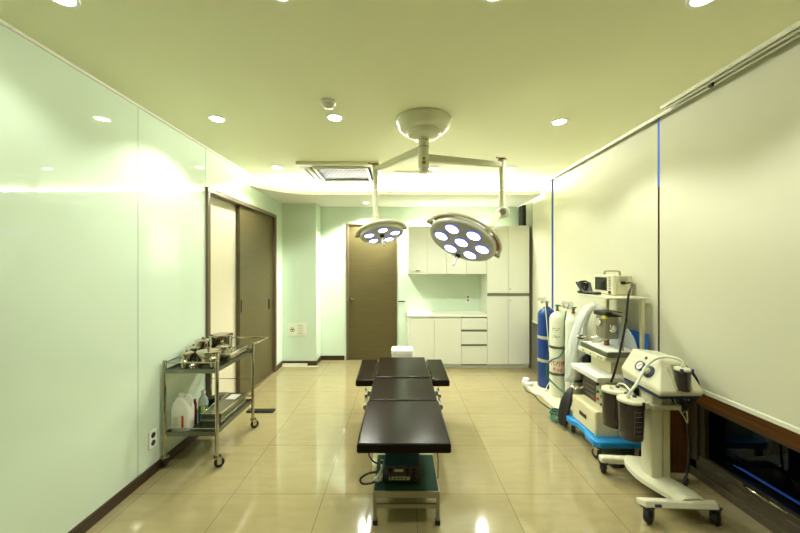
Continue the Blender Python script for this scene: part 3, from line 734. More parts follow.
# white jug
jx, jy = -1.668, 2.575
t = thing('white_jug', 'white plastic jug with red striped label on the lower trolley shelf', 'jug', (jx, jy, Z2))
bm = nb(); hw, hd = .068, .048
secs = [(0, .94), (.006, 1), (.15, 1), (.175, .97), (.205, .80), (.235, .48), (.245, .36)]
prev = None
for z, s in secs:
    pr = [bm.verts.new((jx-(1-s)*.020+p[0]*s, jy+p[1]*s, Z2+z)) for p in rrect(-hw, hw, -hd, hd, .02)]
    if prev:
        for i in range(len(pr)): bm.faces.new((prev[i], prev[(i+1) % len(pr)], pr[(i+1) % len(pr)], pr[i]))
    else: bm.faces.new(pr[::-1])
    prev = pr
bm.faces.new(prev); obj('body', bm, 'jug', t)
obj('cap', lathe(nb(), (jx-.012, jy, Z2+.245), (0, 0, 1), [(.017, 0), (.019, .004), (.019, .024), (.016, .027), (0, .027)], 24), 'whitep', t)
obj('handle', tube(nb(), [(jx+.005, jy, Z2+.235), (jx+.035, jy, Z2+.255), (jx+.062, jy, Z2+.235), (jx+.066, jy, Z2+.18), (jx+.055, jy, Z2+.145)], .011), 'jug', t)
l = obj('label', B(jx-.050, jx+.040, jy-hd-.0008, jy-hd, Z2+.03, Z2+.12), 'paper', t)
obj('red_stripe', B(jx+.020, jx+.036, jy-hd-.0014, jy-hd-.0008, Z2+.03, Z2+.12), 'redink', l)
bm = nb()
for q in range(7): box(bm, jx-.042, jx-.042+random.uniform(.03, .052), jy-hd-.0014, jy-hd-.0008, Z2+.042+.010*q, Z2+.0445+.010*q)
obj('label_print', bm, 'ink', l)
# teal bottle
bx_, by_ = -1.585, 2.70
t = thing('teal_bottle', 'clear bottle of teal liquid with yellow label behind the white jug', 'bottle', (bx_, by_, Z2))
obj('liquid_body', lathe(nb(), (bx_, by_, Z2), (0, 0, 1), [(0, 0), (.034, 0), (.036, .005), (.036, .135), (0, .135)], 28), 'liquid', t)
obj('shoulder', lathe(nb(), (bx_, by_, Z2+.1352), (0, 0, 1), [(.036, 0), (.036, .02), (.030, .05), (.014, .075), (.014, .09), (0, .09)], 28), 'clearp', t)
obj('cap', lathe(nb(), (bx_, by_, Z2+.2255), (0, 0, 1), [(.017, -.002), (.017, .022), (0, .024)], 20), 'whitep', t)
obj('label', B(bx_+.004, bx_+.030, by_-.0372, by_-.030, Z2+.08, Z2+.13), 'yellow', t)
tag(obj('red_bottle', lathe(nb(), (-1.625, 2.655, Z2), (0, 0, 1), [(0, 0), (.014, 0), (.014, .16), (.009, .175), (.009, .195), (0, .195)], 20), 'darkred'), 'slim dark red bottle wedged behind the white jug', 'bottle')
# lower trays
for z, lab in ((Z2, 'lower of two stacked steel trays on the bottom shelf'), (Z2+.0555, 'upper of two stacked steel trays on the bottom shelf, holding white paper')):
    t = thing('steel_tray', lab, 'steel tray', (-1.46, 2.8, z), 'stacked steel trays on the bottom shelf')
    bm = nb(); x0, x1, y0, y1 = -1.545, -1.385, 2.60, 3.02
    hull8(bm, [(x0+.008, y0+.008, z), (x1-.008, y0+.008, z), (x1-.008, y1-.008, z), (x0+.008, y1-.008, z)], [(x0+.003, y0+.003, z+.046), (x1-.003, y0+.003, z+.046), (x1-.003, y1-.003, z+.046), (x0+.003, y1-.003, z+.046)])
    obj('tray_body', bm, 'steeld', t)
    bm = nb()
    for q in ((x0-.004, x1+.004, y0-.004, y0+.010), (x0-.004, x1+.004, y1-.010, y1+.004), (x0-.004, x0+.010, y0+.010, y1-.010), (x1-.010, x1+.004, y0+.010, y1-.010)): box(bm, *q, z+.0465, z+.0545)
    obj('rim', bm, 'steelp', t, bevel=.002)
tag(obj('folded_paper', B(-1.50, -1.42, 2.88, 2.99, Z2+.103, Z2+.106), 'whitep'), 'folded white paper lying in the upper steel tray', 'paper')
tag(obj('black_tray', hull8(nb(), [(-1.66, 2.88, Z2), (-1.56, 2.88, Z2), (-1.56, 3.06, Z2), (-1.66, 3.06, Z2)], [(-1.67, 2.87, Z2+.095), (-1.555, 2.87, Z2+.13), (-1.555, 3.07, Z2+.095), (-1.67, 3.07, Z2+.095)]), 'black', bevel=.004), 'dark box behind the stacked trays on the bottom shelf', 'box')

# ================================================================ GAS CYLINDERS
tag(obj('cylinder_platform', prism(nb(), [(1.56, 4.30), (1.90, 4.30), (1.90, 3.45), (1.62, 3.45), (1.62, 3.85), (1.56, 3.95)], 0, .028), 'creamw', bevel=.004), 'low white floor platform under the gas cylinders', 'platform')
def gas_cylinder(x, y, r, hs, body, label, knobm):
    t = thing('gas_cylinder', label, 'gas cylinder', (x, y, .028), 'gas cylinders by the blinds')
    z = .028
    bm = lathe(nb(), (x, y, z), (0, 0, 1), [(0, 0), (r*.93, 0), (r, .015), (r, hs), (r*.97, hs+.025), (r*.86, hs+.052), (r*.64, hs+.075), (r*.42, hs+.088), (r*.36, hs+.105), (0, hs+.105)], 40)
    b = obj('tank', bm, body, t)
    v = obj('valve', lathe(nb(), (x, y, z+hs+.105), (0, 0, 1), [(.020, 0), (.020, .012), (.013, .014), (.013, .045), (.016, .047), (.016, .055), (0, .055)], 18), 'brass', t)
    obj('valve_wheel', lathe(nb(), (x, y, z+hs+.160), (0, 0, 1), [(0, 0), (.012, 0), (.030, .004), (.030, .014), (.012, .018), (0, .018)], 12), knobm, v)
    return t, b
def regulator(t, x, y, z, sx, glass='whitep'):
    bm = nb(); cyl(bm, (x, y, z), (x+sx*.07, y-.03, z), .011); cyl(bm, (x+sx*.07, y-.03, z-.02), (x+sx*.07, y-.03, z+.012), .016)
    rg = obj('regulator', bm, 'chrome', t)
    for dx, dz in ((.055, .038), (.10, .028)):
        c = Vector((x+sx*dx, y-.045, z+dz)); obj('gauge', lathe(nb(), c, (0, -1, 0), [(0, -.004), (.024, -.004), (.024, .012), (.021, .014), (.021, .011), (0, .011)], 24), ['chrome'], rg)
        obj('gauge_face', lathe(nb(), c+Vector((0, -.0112, 0)), (0, -1, 0), [(.020, 0), (0, .0005)], 24), glass, rg)
t1, b1 = gas_cylinder(1.81, 4.13, .108, .87, 'cylblue', 'blue gas cylinder with white bands, farthest of the three by the blinds', 'alu')
regulator(t1, 1.81, 4.13, 1.07, -1)
for z in (.62, .34): obj('strap', lathe(nb(), (1.81, 4.13, z), (0, 0, 1), [(.1085, 0), (.1115, 0), (.1115, .035), (.1085, .035)], 40), 'creamd', b1)
bm = nb()
for q in range(5): box(bm, 1.765+.0*q, 1.80, 4.0335, 4.0340, .69+.016*q, .697+.016*q)
t2, b2 = gas_cylinder(1.80, 3.83, .086, .86, 'cylwhite', 'white gas cylinder with red handwritten lettering, middle of the three', 'greenp')
regulator(t2, 1.80, 3.83, 1.05, 1)
for z in (.575, .275): obj('strap', lathe(nb(), (1.80, 3.83, z), (0, 0, 1), [(.0865, 0), (.0895, 0), (.0895, .028), (.0865, .028)], 40), 'steeld', b2)
def curved_text(name, s, size, mtl, parent, cx, cy, r, z, ang0):
    R_ = Matrix.Rotation(PI/2, 3, 'X')
    bm, mt = text(name, s, size, mtl, parent, Vector((0, 0, z)), R_)
    bmesh.ops.transform(bm, matrix=mt, verts=bm.verts)
    for v in bm.verts:
        a = ang0 + v.co.x/r; rr = r + .0006 - v.co.y
        v.co.x, v.co.y = cx+rr*math.cos(a), cy+rr*math.sin(a)
    return obj(name, bm, mtl, parent, smooth=False)
A0 = -PI/2-.45
curved_text('red_lettering', '\uc804\uae30\ud55c', .062, 'redink', b2, 1.80, 3.83, .086, .405, A0)
curved_text('red_lettering', '8\u00b710', .055, 'redink', b2, 1.80, 3.83, .086, .335, A0)
bm = nb()
for z in (.70, .715, .78, .80):
    for k in range(6):
        a0 = -PI/2-1.1+.16*k
        if (k+int(z*100)) % 4 == 3: continue
        P = [(1.80+rr*math.cos(a), 3.83+rr*math.sin(a)) for rr, a in ((.0862, a0), (.0862, a0+.13), (.0868, a0+.13), (.0868, a0))]
        prism(bm, P, z, z+.007)
obj('printed_bands', bm, 'greenink', b2)
t3, b3 = gas_cylinder(1.835, 3.545, .080, .87, 'cylwhite', 'white gas cylinder half hidden by clear film, nearest of the three', 'greenp')
regulator(t3, 1.835, 3.545, 1.07, -1)
obj('strap', lathe(nb(), (1.835, 3.545, .30), (0, 0, 1), [(.0805, 0), (.0835, 0), (.0835, .028), (.0805, .028)], 40), 'steeld', b3)
# stand for the cylinders
bm = nb()
for y in (4.26, 3.98, 3.69): box(bm, 1.924, 1.934, y-.012, y+.012, 0.028, .72)
for z in (.60, .30): box(bm, 1.919, 1.924, 3.66, 4.28, z, z+.03)
tag(obj('cylinder_rack', bm, 'alu'), 'metal rack behind the gas cylinders that holds their straps', 'rack')
# hoses
tag(obj('green_hose', tube(nb(), [(1.865, 3.76, 1.0), (1.84, 3.735, .92), (1.83, 3.73, .75), (1.835, 3.73, .60), (1.77, 3.72, .50), (1.68, 3.72, .46), (1.64, 3.74, .38), (1.65, 3.72, .26), (1.74, 3.60, .16), (1.80, 3.42, .08), (1.75, 3.36, .02), (1.62, 3.33, .012)], .0075), 'hose'),
    'green gas hose looping down in front of the white lettered cylinder', 'hose')
tag(obj('white_hose', tube(nb(), [(1.74, 4.02, 1.05), (1.76, 4.012, .80), (1.78, 4.008, .55), (1.80, 4.008, .40), (1.82, 4.008, .20), (1.75, 4.0, .06), (1.70, 3.93, .04)], .005), 'hosew'), 'thin pale hose hanging down the blue cylinder', 'hose')
bm = nb(); pts = []
for k in range(44):
    a = k*.36; rr = .085+.018*math.sin(k*.7); pts.append((1.555+rr*1.0*math.cos(a), 3.28+rr*1.25*math.sin(a), .012+.0022*k*.5))
pts += [(1.64, 3.2, .05), (1.70, 3.1, .10), (1.74, 3.04, .16)]
tag(obj('coiled_hose', tube(bm, pts, .009, k=3), 'hose'), 'dark green hose coiled on the floor beside the anaesthesia cart', 'hose')
tag(obj('floor_cable', tube(nb(), [(1.545, 4.18, .006), (1.52, 4.02, .006), (1.56, 3.9, .006), (1.55, 3.7, .006), (1.58, 3.5, .006)], .006), 'black'), 'dark cable on the floor along the white platform', 'cable')
bm = nb(); prism(bm, rrect(1.55, 1.64, 4.12, 4.28, .03), .0285, .06); prism(bm, rrect(1.555, 1.635, 4.19, 4.275, .03), .06, .09)
tag(obj('white_slipper', bm, 'whitep', bevel=.006), 'small white slipper on the floor platform beside the blue cylinder', 'slipper')

# ================================================================ ANAESTHESIA CART
t = thing('anaesthesia_cart', 'cream anaesthesia cart with bright blue base, drawer unit and overhead shelf', 'medical cart', (1.72, 2.83, 0))
bm = nb(); prism(bm, [(1.53, 2.56), (1.90, 2.56), (1.90, 3.08), (1.53, 3.08), (1.50, 3.02), (1.50, 2.95), (1.53, 2.90), (1.53, 2.78), (1.50, 2.72), (1.50, 2.60)], .105, .155)
obj('base', bm, 'cartblue', t, bevel=.01, seg=3)
for x, y, ro in ((1.545, 2.62, .4), (1.56, 3.03, -.3), (1.86, 2.62, .8), (1.86, 3.03, .2)): castor(t, x, y-.016, .106, .042, .026, rot=ro)
d = obj('drawer_unit', B(1.55, 1.86, 2.645, 3.01, .155, .350), 'cream', t, bevel=.004)
dd = obj('drawer', B(1.545, 1.55, 2.655, 3.0, .165, .340), 'cream', d, bevel=.002)
obj('handle', B(1.538, 1.545, 2.775, 2.88, .235, .268), 'panel', dd, bevel=.003)
# uprights
for (x, y, z0, z1, wd) in ((1.872, 2.59, .155, 1.25, .026), (1.872, 3.03, .155, 1.25, .026)):
    obj('upright', B(x-wd/2, x+wd/2, y-wd/2, y+wd/2, z0, z1), 'cream', t, bevel=.002)
obj('top_shelf', B(1.595, 1.915, 2.57, 3.06, 1.248, 1.262), 'creamw', t, bevel=.004)
obj('back_panel', B(1.882, 1.892, 2.55, 3.04, .60, .985), 'bluebag', t)
w_ = obj('work_shelf', B(1.60, 1.845, 2.62, 3.02, .752, .790), 'creamw', t, bevel=.006)
bm = nb()
for k in (0, 1, 4, 7): box(bm, 1.597, 1.60, 2.655+.038*k, 2.672+.038*k, .766, .775)
obj('shelf_buttons', bm, 'greenink', w_)
obj('support_column', B(1.70, 1.83, 2.70, 2.98, .632, .752), 'cream', t)
# electronics unit between drawers and shelf
t = thing('ventilator_unit', 'cream ventilator unit with dark panel and knobs on the cart drawer', 'ventilator', (1.75, 2.83, .350))
b_ = obj('case', B(1.638, 1.86, 2.665, 3.0, .3505, .585), 'cream', t, bevel=.004)
obj('dark_panel', B(1.634, 1.638, 2.80, 2.99, .365, .57), 'panel', b_)
cp = obj('control_panel', B(1.634, 1.638, 2.675, 2.79, .365, .57), 'creamd', b_)
for y, z, m_ in ((2.765, .53, 'black'), (2.705, .525, 'black'), (2.765, .47, 'greenp'), (2.705, .45, 'greenp'), (2.765, .41, 'red'), (2.705, .385, 'black')):
    obj('knob', cyl(nb(), (1.634, y, z), (1.620, y, z), .012, n=18), m_, cp)
bm = nb()
for k in range(4): box(bm, 1.632, 1.634, 2.82, 2.95, .40+.04*k, .404+.04*k)
obj('panel_lines', bm, 'ink', b_)
tag(obj('white_tray', hull8(nb(), [(1.545, 2.63, .586), (1.84, 2.63, .586), (1.84, 3.02, .586), (1.545, 3.02, .586)], [(1.54, 2.615, .632), (1.85, 2.615, .632), (1.85, 3.03, .632), (1.54, 3.03, .632)]), 'whitep', bevel=.008), 'white flat cover lying on the ventilator unit', 'cover')
# steel plate on work shelf, vaporiser etc.
t = thing('vaporiser', 'grey anaesthetic vaporiser with black top on the cart work shelf', 'vaporiser', (1.72, 2.82, .791))
obj('base_plate', B(1.61, 1.86, 2.60, 2.99, .791, .832), 'steeld', t, bevel=.004)
obj('top_plate', B(1.615, 1.855, 2.605, 2.985, .8325, .836), 'whitep', t)
bd = obj('body', prism(nb(), rrect(1.69, 1.80, 2.76, 2.90, .012), .90, 1.085), 'alu', t, bevel=.004)
obj('black_cap', prism(nb(), rrect(1.68, 1.83, 2.74, 2.92, .015), 1.086, 1.125), 'black', t, bevel=.008)
obj('stem', cyl(nb(), (1.745, 2.83, .836), (1.745, 2.83, .90), .02), 'brass', t)
obj('dial', lathe(nb(), (1.69, 2.83, 1.03), (-1, 0, 0), [(.036, -.002), (.036, .016), (.028, .022), (0, .022)], 28), 'chrome', bd)
obj('dial', lathe(nb(), (1.745, 2.76, .99), (0, -1, 0), [(.03, -.002), (.03, .014), (.022, .02), (0, .02)], 28), 'chrome', bd)
obj('yellow_marker', B(1.672, 1.694, 2.735, 2.78, 1.07, 1.095), 'yellow', bd, bevel=.003)
obj('side_post', box(B(1.745, 1.757, 2.63, 2.642, .836, 1.115), 1.735, 1.765, 2.625, 2.76, 1.112, 1.126), 'alu', t)
bm = nb(); tube(bm, [(1.70, 2.86, .90), (1.66, 2.90, .885), (1.60, 2.95, .880), (1.575, 2.98, .875)], .010); tube(bm, [(1.72, 2.78, .90), (1.66, 2.80, .87), (1.625, 2.84, .865)], .008)
obj('pipe', bm, 'steel', t)
obj('absorber_ring', lathe(nb(), (1.60, 2.965, .86), (0, 0, 1), [(.02, 0), (.02, .03), (.012, .035), (0, .035)], 20), 'black', t)
# black breathing bag and bellows stub hanging at the cart's rear left
bm = nb()
pts = [(1.585, 3.10, .375), (1.56, 3.10, .33), (1.535, 3.10, .24), (1.515, 3.10, .14), (1.51, 3.10, .04)]
P = smooth_path(pts, 8); prev = None
for i, p in enumerate(P):
    f = i/(len(P)-1); rr = .018 + .034*min(1, f*2.2)*(1-max(0, f-.9)*5)
    cur = [bm.verts.new(p+Vector((math.cos(a)*rr*.85*(1+.16*math.cos(4*a)), math.sin(a)*rr*1.2*(1+.16*math.cos(4*a)), 0))) for a in [2*PI*j/18 for j in range(18)]]
    if prev:
        for j in range(18): bm.faces.new((prev[j], prev[(j+1) % 18], cur[(j+1) % 18], cur[j]))
    else: bm.faces.new(cur[::-1])
    prev = cur
bm.faces.new(prev)
tag(obj('breathing_bag', bm, 'rubber'), 'black rubber breathing bag hanging at the far end of the cart', 'breathing bag')
t = thing('breathing_valve', 'small steel breathing valve above the black bag', 'valve', (1.62, 3.08, .36))
bm = lathe(nb(), (1.61, 3.08, .365), (0, 0, 1), [(.012, 0), (.012, .02), (.036, .022), (.038, .04), (.030, .045), (0, .045)], 24); cyl(bm, (1.61, 3.08, .39), (1.72, 3.04, .40), .010)
obj('valve_body', bm, 'chrome', t)
# patient monitor (screen faces the room)
mo = thing('patient_monitor', 'cream patient monitor with dark screen and top handle on the overhead shelf', 'monitor', (1.83, 2.90, 1.262))
bx0, bx1, by0, by1, z0, z1 = 1.755, 1.910, 2.745, 3.035, 1.266, 1.425
obj('case', B(bx0+.03, bx1, by0, by1, z0, z1), 'cream', mo, bevel=.006)
fr = obj('front_frame', B(bx0, bx0+.03, by0-.008, by1+.008, z0-.002, z1+.004), 'creamw', mo, bevel=.006)
sc_ = obj('screen', B(bx0-.002, bx0, by0+.085, by1-.012, z0+.03, z1-.018), 'screen', fr)
bm = nb()
for k in range(5): box(bm, bx0-.004, bx0, by0+.03, by0+.05, z0+.045+.022*k, z0+.055+.022*k)
obj('buttons', bm, 'alu', fr)
obj('knob', cyl(nb(), (bx0, by0+.035, z0+.02), (bx0-.012, by0+.035, z0+.02), .011), 'black', fr)
bm = nb()
for k in range(4): box(bm, bx0+.05, bx0+.12, by0-.001, by0+.001, z1-.02-.010*k, z1-.016-.010*k)
obj('side_vents', bm, 'ink', mo)
bm = nb(); tube(bm, [(bx0+.075, by0+.03, z1), (bx0+.075, by0+.035, z1+.030), (bx0+.075, by0+.06, z1+.036), (bx0+.075, by1-.05, z1+.036), (bx0+.075, by1-.03, z1+.028), (bx0+.075, by1-.02, z1)], .009)
obj('handle', bm, 'alu', mo)
bm = nb(); cyl(bm, (bx0+.075, by0, z0+.10), (bx0+.075, by0-.03, z0+.10), .014); obj('plug', bm, 'black', mo)
obj('power_cord', tube(nb(), [(1.844, 2.705, 1.365), (1.846, 2.670, 1.372), (1.821, 2.600, 1.360), (1.770, 2.550, 1.300), (1.760, 2.550, 1.220), (1.750, 2.550, 1.100), (1.730, 2.550, 0.980), (1.704, 2.550, 0.850), (1.684, 2.560, 0.740), (1.668, 2.570, 0.660), (1.666, 2.600, 0.600)], .008), 'black', mo)
mo.rotation_euler.z = math.radians(-4)
bm = nb()
for k in range(4): tube(bm, [(1.70, 3.04, 1.27), (1.66+.01*k, 3.03, 1.30+.02*k), (1.63-.008*k, 3.0, 1.325+.012*k), (1.605-.004*k, 2.97, 1.305+.008*k), (1.60, 2.90+.015*k, 1.276), (1.62, 2.86, 1.272), (1.66, 2.90+.02*k, 1.275), (1.70, 3.0, 1.32+.01*k), (1.66, 3.03, 1.34)], .0085)
tag(obj('monitor_cables', bm, 'black'), 'coil of black sensor cables on the overhead shelf beside the monitor', 'cables')
bm = nb(); beam(bm, (1.605, 3.0, 1.276), (1.655, 2.78, 1.276), .05, .022)
tag(obj('blood_pressure_cuff', bm, 'black', bevel=.008), 'folded black cuff on the overhead shelf in front of the monitor cables', 'cuff')
bm = nb(); beam(bm, (1.615, 3.0, 1.30), (1.60, 3.04, 1.355), .012, .01); beam(bm, (1.61, 2.94, 1.29), (1.60, 3.04, 1.36), .012, .008)
tag(obj('probe', bm, 'black'), 'black probe sticking up from the cables beside the monitor', 'probe')
# clear film draped over cylinder and cart
bm = nb()
apex = [(1.80, 3.22, 1.13), (1.83, 2.98, 1.16), (1.86, 2.72, 1.10)]
ends = [(1.76, 3.44, .42), (1.69, 3.38, .42), (1.64, 3.27, .40), (1.60, 3.16, .42), (1.65, 3.11, .60), (1.73, 3.10, .75)]
ap = smooth_path([(1.83, 3.44, 1.02), (1.80, 3.34, 1.08), (1.80, 3.24, 1.13), (1.80, 3.17, 1.15), (1.81, 3.13, 1.155), (1.82, 3.10, 1.15)], 8)
en = smooth_path(ends, 8)
N = len(ap); rows = []
for j in range(17):
    v = j/16; row = []
    for i in range(N):
        a, b = ap[i], en[i]; p = a.lerp(b, v)
        bulge = math.sin(PI*v)*.05; p = p + Vector((-bulge, -.01, bulge*.6))
        amp = .034*v**.6; p.x += amp*math.sin(i*1.35+v*1.5); p.y += amp*.8*math.cos(i*1.1+.7*v*3)
        row.append(bm.verts.new(p))
    rows.append(row)
for a, b in zip(rows[:-1], rows[1:]):
    for i in range(N-1): bm.faces.new((a[i], a[i+1], b[i+1], b[i]))
o = obj('plastic_film', bm, 'film'); o.modifiers.new('thick', 'SOLIDIFY').thickness = .0015
tag(o, 'crumpled clear plastic film draped from above the cart down to the black bag', 'plastic film')
bm = nb(); rows = []
for j in range(13):
    v = j/12; row = []
    for i in range(21):
        u = i/20
        y = 3.12-.56*u; x = 1.80+.07*math.sin(v*PI/2) - .02*(1-u)*0
        ztop = 1.16-.22*u**2.0; z = ztop - (.40*v)
        row.append(bm.verts.new((x+.008*math.sin(i*1.7+v*2)*(v+.2), y+.01*math.sin(j*.9+i), z)))
    rows.append(row)
for a, b in zip(rows[:-1], rows[1:]):
    for i in range(20): bm.faces.new((a[i], a[i+1], b[i+1], b[i]))
o = obj('plastic_film', bm, 'film'); o.modifiers.new('thick', 'SOLIDIFY').thickness = .001
tag(o, 'clear plastic film hanging behind the vaporiser in front of the blue panel', 'plastic film')

# ================================================================ SUCTION UNIT
t = su = thing('suction_unit', 'cream medical suction machine on a wheeled column stand', 'suction machine', (1.68, 2.2, 0))
# base: near bar, far bar, curved spine
bm = nb()
hull8(bm, [(1.385, 1.965, .108), (1.42, 1.93, .105), (1.84, 1.92, .098), (1.86, 1.965, .100)], [(1.39, 1.985, .138), (1.425, 1.95, .142), (1.84, 1.94, .130), (1.855, 1.975, .128)])
obj('front_bar', bm, 'creamw', t, bevel=.008, seg=3)
bm = nb(); beam(bm, (1.455, 2.44, .10), (1.88, 2.40, .10), .055, .045); obj('rear_bar', bm, 'creamw', t, bevel=.012, seg=3)
bm = nb(); P = smooth_path([(1.67, 2.42, .105), (1.655, 2.33, .105), (1.655, 2.22, .108), (1.675, 2.12, .115), (1.70, 2.03, .118), (1.705, 1.955, .115)], 8); prev = None
for i, p in enumerate(P):
    f = i/(len(P)-1); wv = .055+.03*math.sin(PI*f)+.03*f*f; hv = .03
    d = (P[min(i+1, len(P)-1)]-P[max(i-1, 0)]).normalized(); s = d.cross(Vector((0, 0, 1))).normalized()
    cur = [bm.verts.new(p+s*sx*wv+Vector((0, 0, sz*hv*(1 if abs(sx) < .9 else .45)))) for sx, sz in ((-1, -1), (1, -1), (1, 1), (.5, 1), (-.5, 1), (-1, 1))]
    if prev:
        for j in range(6): bm.faces.new((prev[j], prev[(j+1) % 6], cur[(j+1) % 6], cur[j]))
    else: bm.faces.new(cur[::-1])
    prev = cur
bm.faces.new(prev); obj('spine', bm, 'creamw', t)
obj('badge', B(1.47, 1.505, 1.925, 1.934, .116, .128), 'navy', t)
for x, y, ro in ((1.445, 1.955, -.95), (1.825, 1.945, -1.0), (1.475, 2.43, -.5), (1.86, 2.41, -.8)): castor(t, x, y, .11 if y < 2 else .085, .045 if y < 2 else .036, .034, rot=ro, fm='black')
bm = nb(); prism(bm, rrect(1.615, 1.69, 2.15, 2.25, .012), .12, .70); c1 = obj('column', bm, 'creamw', t)
bm = nb(); prism(bm, rrect(1.70, 1.752, 2.165, 2.24, .012), .12, .70); obj('column', bm, 'cream', t)
obj('column_joint', B(1.69, 1.70, 2.18, 2.23, .13, .68), 'black', t)
bm = nb(); prism(bm, rrect(1.605, 1.80, 2.13, 2.26, .02), .585, .615); obj('collar', bm, 'creamw', t, bevel=.004)
bm = nb(); beam(bm, (1.62, 2.20, .60), (1.56, 2.30, .60), .025, .05); beam(bm, (1.565, 2.14, .60), (1.565, 2.42, .60), .014, .03)
beam(bm, (1.62, 2.18, .60), (1.565, 2.16, .60), .02, .04); obj('canister_rail', bm, 'creamw', t)
# housing
zb = .705
low = [(1.585, 2.045, zb), (1.845, 2.045, zb), (1.845, 2.40, zb), (1.60, 2.40, zb)]
mid = [(1.575, 2.035, zb+.03), (1.855, 2.035, zb+.03), (1.855, 2.41, zb+.03), (1.585, 2.41, zb+.07)]
high = [(1.672, 2.16, .915), (1.80, 2.13, .900), (1.825, 2.38, .905), (1.665, 2.40, .915)]
bm = nb(); L = [[bm.verts.new(p) for p in q] for q in (low, mid, high)]
bm.faces.new(L[0][::-1]); bm.faces.new(L[2])
for a, b in zip(L[:-1], L[1:]):
    for i in range(4): bm.faces.new((a[i], a[(i+1) % 4], b[(i+1) % 4], b[i]))
hs = obj('housing', bm, 'creamw', t, bevel=.012, seg=4)
obj('bottom_plate', prism(nb(), rrect(1.59, 1.843, 2.05, 2.395, .02), .688, .704), 'navy', t)
# sloped left face frame: from (1.58,y,.74)-(1.67,y,.915)
fa = Vector((1.572, 2.035, .735)); fb = Vector((1.672, 2.16, .915)); fc = Vector((1.585, 2.41, .775)); fd = Vector((1.665, 2.40, .915))
nrm = ((fb-fa).cross(fc-fa)).normalized()
if nrm.x > 0: nrm = -nrm
def onface(u, v, off=0.0):
    lo = fa.lerp(fc, u); hi = fb.lerp(fd, u); return lo.lerp(hi, v) + nrm*off
g = onface(.52, .46, -.004)
gg = obj('vacuum_gauge', lathe(nb(), g, nrm, [(0, 0), (.034, 0), (.034, .016), (.027, .018), (.027, .014), (0, .014)], 32), 'navy', hs)
obj('gauge_face', lathe(nb(), g+nrm*.0145, nrm, [(.026, 0), (0, .0008)], 28), 'whitep', gg)
u_, v_, _ = frame_axes(nrm)
obj('needle', beam(nb(), g+nrm*.016-u_*.008-v_*.008, g+nrm*.016+u_*.014+v_*.014, .004, .002, up=nrm), 'red', gg)
g = onface(.27, .42, -.004)
kk = obj('regulator_knob', lathe(nb(), g, nrm, [(0, 0), (.040, 0), (.040, .012), (.034, .016), (0, .016)], 32), 'navy', hs)
obj('knob_grip', lathe(nb(), g+nrm*.015, nrm, [(.022, 0), (.020, .022), (.016, .026), (0, .026)], 10), 'creamw', kk)
obj('pilot_lamp', lathe(nb(), onface(.42, .82, -.002), nrm, [(.010, 0), (.010, .006), (0, .008)], 16), 'navy', hs)
# recess and built-in jar on the near face
nf0 = Vector((1.575, 2.035, .735)); nfa = Vector((1.855, 2.035, .735)); nft = Vector((1.80, 2.13, .90))
obj('jar_recess', hull8(nb(), [(1.675, 2.030, .745), (1.780, 2.030, .745), (1.780, 2.10, .745), (1.675, 2.10, .745)], [(1.685, 2.095, .890), (1.770, 2.095, .890), (1.770, 2.12, .890), (1.685, 2.12, .890)]), 'creamd', hs, bevel=.008)
jr = obj('filter_jar', lathe(nb(), (1.725, 2.045, .745), (0, 0, 1), [(0, 0), (.034, 0), (.038, .004), (.041, .122), (0, .122)], 28), 'smoke', hs)
obj('jar_lid', lathe(nb(), (1.725, 2.045, .8675), (0, 0, 1), [(.043, 0), (.043, .012), (.034, .016), (.012, .017), (.012, .028), (0, .028)], 28), 'creamw', jr)
for k in range(2): obj('jar_clip', B(1.687+.062*k, 1.698+.062*k, 2.005, 2.019, .860, .884), 'navy', jr)
# canisters
def canister(x, y, r, label):
    c = thing('suction_canister', label, 'suction canister', (x, y, .41), 'smoked canisters on the suction machine')
    bd = obj('jar', lathe(nb(), (x, y, .40), (0, 0, 1), [(0, .0), (r*.86, 0), (r*.92, .008), (r, .235), (r*.97, .235), (r*.88, .012), (0, .008)], 40), 'smoke', c)
    ld = obj('lid', lathe(nb(), (x, y, .6355), (0, 0, 1), [(0, 0), (r*1.05, 0), (r*1.06, .012), (r*1.0, .018), (r*.8, .020), (0, .021)], 40), 'creamw', c)
    obj('lid_port', lathe(nb(), (x-.025, y-.01, .656), (0, 0, 1), [(.012, 0), (.012, .018), (0, .018)], 16), 'creamw', ld)
    obj('lid_port', lathe(nb(), (x+.03, y+.01, .656), (0, 0, 1), [(.012, 0), (.012, .014), (0, .014)], 16), 'navy', ld)
    obj('lid_clip', B(x+.02, x+.034, y-r*1.08, y-r*.95, .61, .655), 'black', ld, bevel=.002)
    bm = nb()
    for k in range(6):
        a0 = -PI/2-.30; z = .44+.03*k; rr = r*(.93+.07*(z-.41)/.23)+.0012
        for q in range(4):
            a = a0+.14*q; P = [(x+s*math.cos(b), y+s*math.sin(b)) for s, b in ((rr, a), (rr+.0008, a), (rr+.0008, a+.14), (rr, a+.14))]
            prism(bm, P, z, z+.0016)
    for k in range(22):
        z = .43+.008*k; rr = r*(.93+.07*(z-.41)/.23)+.0012; a = -PI/2-.34
        prism(bm, [(x+s*math.cos(b), y+s*math.sin(b)) for s, b in ((rr, a), (rr+.0008, a), (rr+.0008, a+.018), (rr, a+.018))], z, z+.008)
    obj('scale_marks', bm, 'mark', bd)
    return c
c1 = canister(1.485, 2.155, .074, 'smoked suction canister with scale marks, nearer of the two')
c2 = dup(c1, (1.485, 2.325, .41), 'smoked suction canister with scale marks, farther of the two')
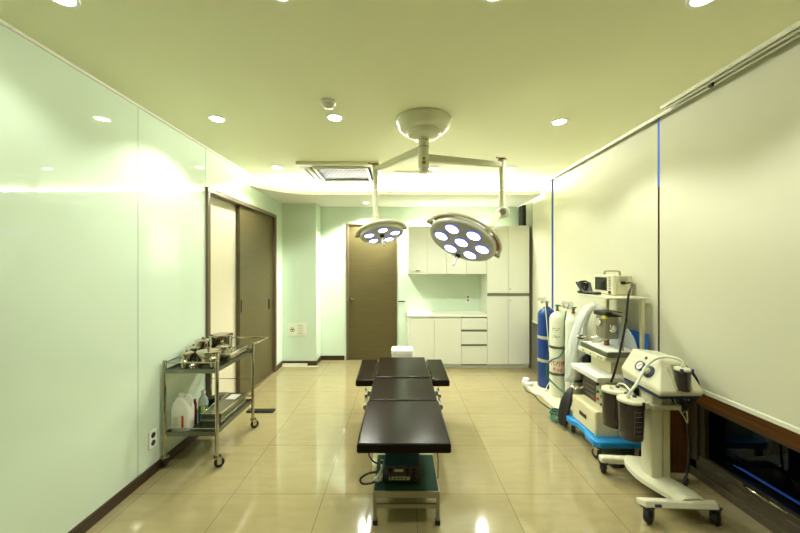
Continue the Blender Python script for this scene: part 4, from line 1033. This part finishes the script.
tag(obj('suction_tube', tube(nb(), [(1.46, 2.145, .674), (1.47, 2.13, .71), (1.51, 2.14, .75), (1.555, 2.16, .80), (1.60, 2.17, .86), (1.645, 2.14, .915), (1.69, 2.09, .935), (1.725, 2.055, .92), (1.727, 2.045, .897)], .0085), 'hosew'),
    'pale suction tube arching from the near canister over the machine housing', 'tube')
tag(obj('short_tube', tube(nb(), [(1.515, 2.335, .67), (1.52, 2.32, .69), (1.52, 2.27, .70), (1.51, 2.21, .69), (1.51, 2.17, .672)], .006), 'hosew'), 'short pale tube linking the two canister lids', 'tube')
bm = nb()
for k in range(6): tube(bm, [(1.80, 2.30+.01*k, .87), (1.855+.006*k, 2.22, .865-.012*k), (1.885+.006*(k%3), 2.14+.01*k, .80-.01*k), (1.893-.008*(k%4), 2.12+.01*k, .70-.012*k), (1.86-.01*k, 2.14, .63-.01*k), (1.83-.01*k, 2.18+.01*k, .66), (1.79, 2.2, .685)], .006)
tag(obj('cable_bundle', bm, 'black'), 'bundle of dark cables behind the right side of the suction machine', 'cables')
bm = nb(); tube(bm, [(1.75, 2.16, .69), (1.78, 2.15, .60), (1.82, 2.15, .54), (1.845, 2.15, .50), (1.84, 2.16, .62), (1.82, 2.18, .69)], .0035); tube(bm, [(1.86, 2.2, .70), (1.90, 2.2, .60), (1.86, 2.2, .54), (1.83, 2.2, .58), (1.82, 2.2, .68)], .004)
tag(obj('thin_tubes', bm, 'hosew'), 'thin pale tubes dangling under the suction machine', 'tubes')
pc = obj('power_cord', tube(nb(), [(1.84, 2.2, .69), (1.865, 2.19, .60), (1.872, 2.18, .45), (1.872, 2.17, .30), (1.86, 2.17, .18), (1.845, 2.16, .14)], .006), 'black', su)
bm = nb(); beam(bm, (1.846, 2.16, .145), (1.828, 2.15, .095), .022, .018); obj('plug', bm, 'black', pc, bevel=.003)
bm = nb(); pts = []
for k in range(36):
    a = k*.5; rr = .065+.012*math.sin(k); pts.append((1.64+rr*math.cos(a), 2.52+rr*.7*math.sin(a), .008+.0008*k))
tag(obj('coiled_cable', tube(bm, pts, .006, k=3), 'black'), 'black cable coiled on the floor between the cart and the suction machine', 'cable')
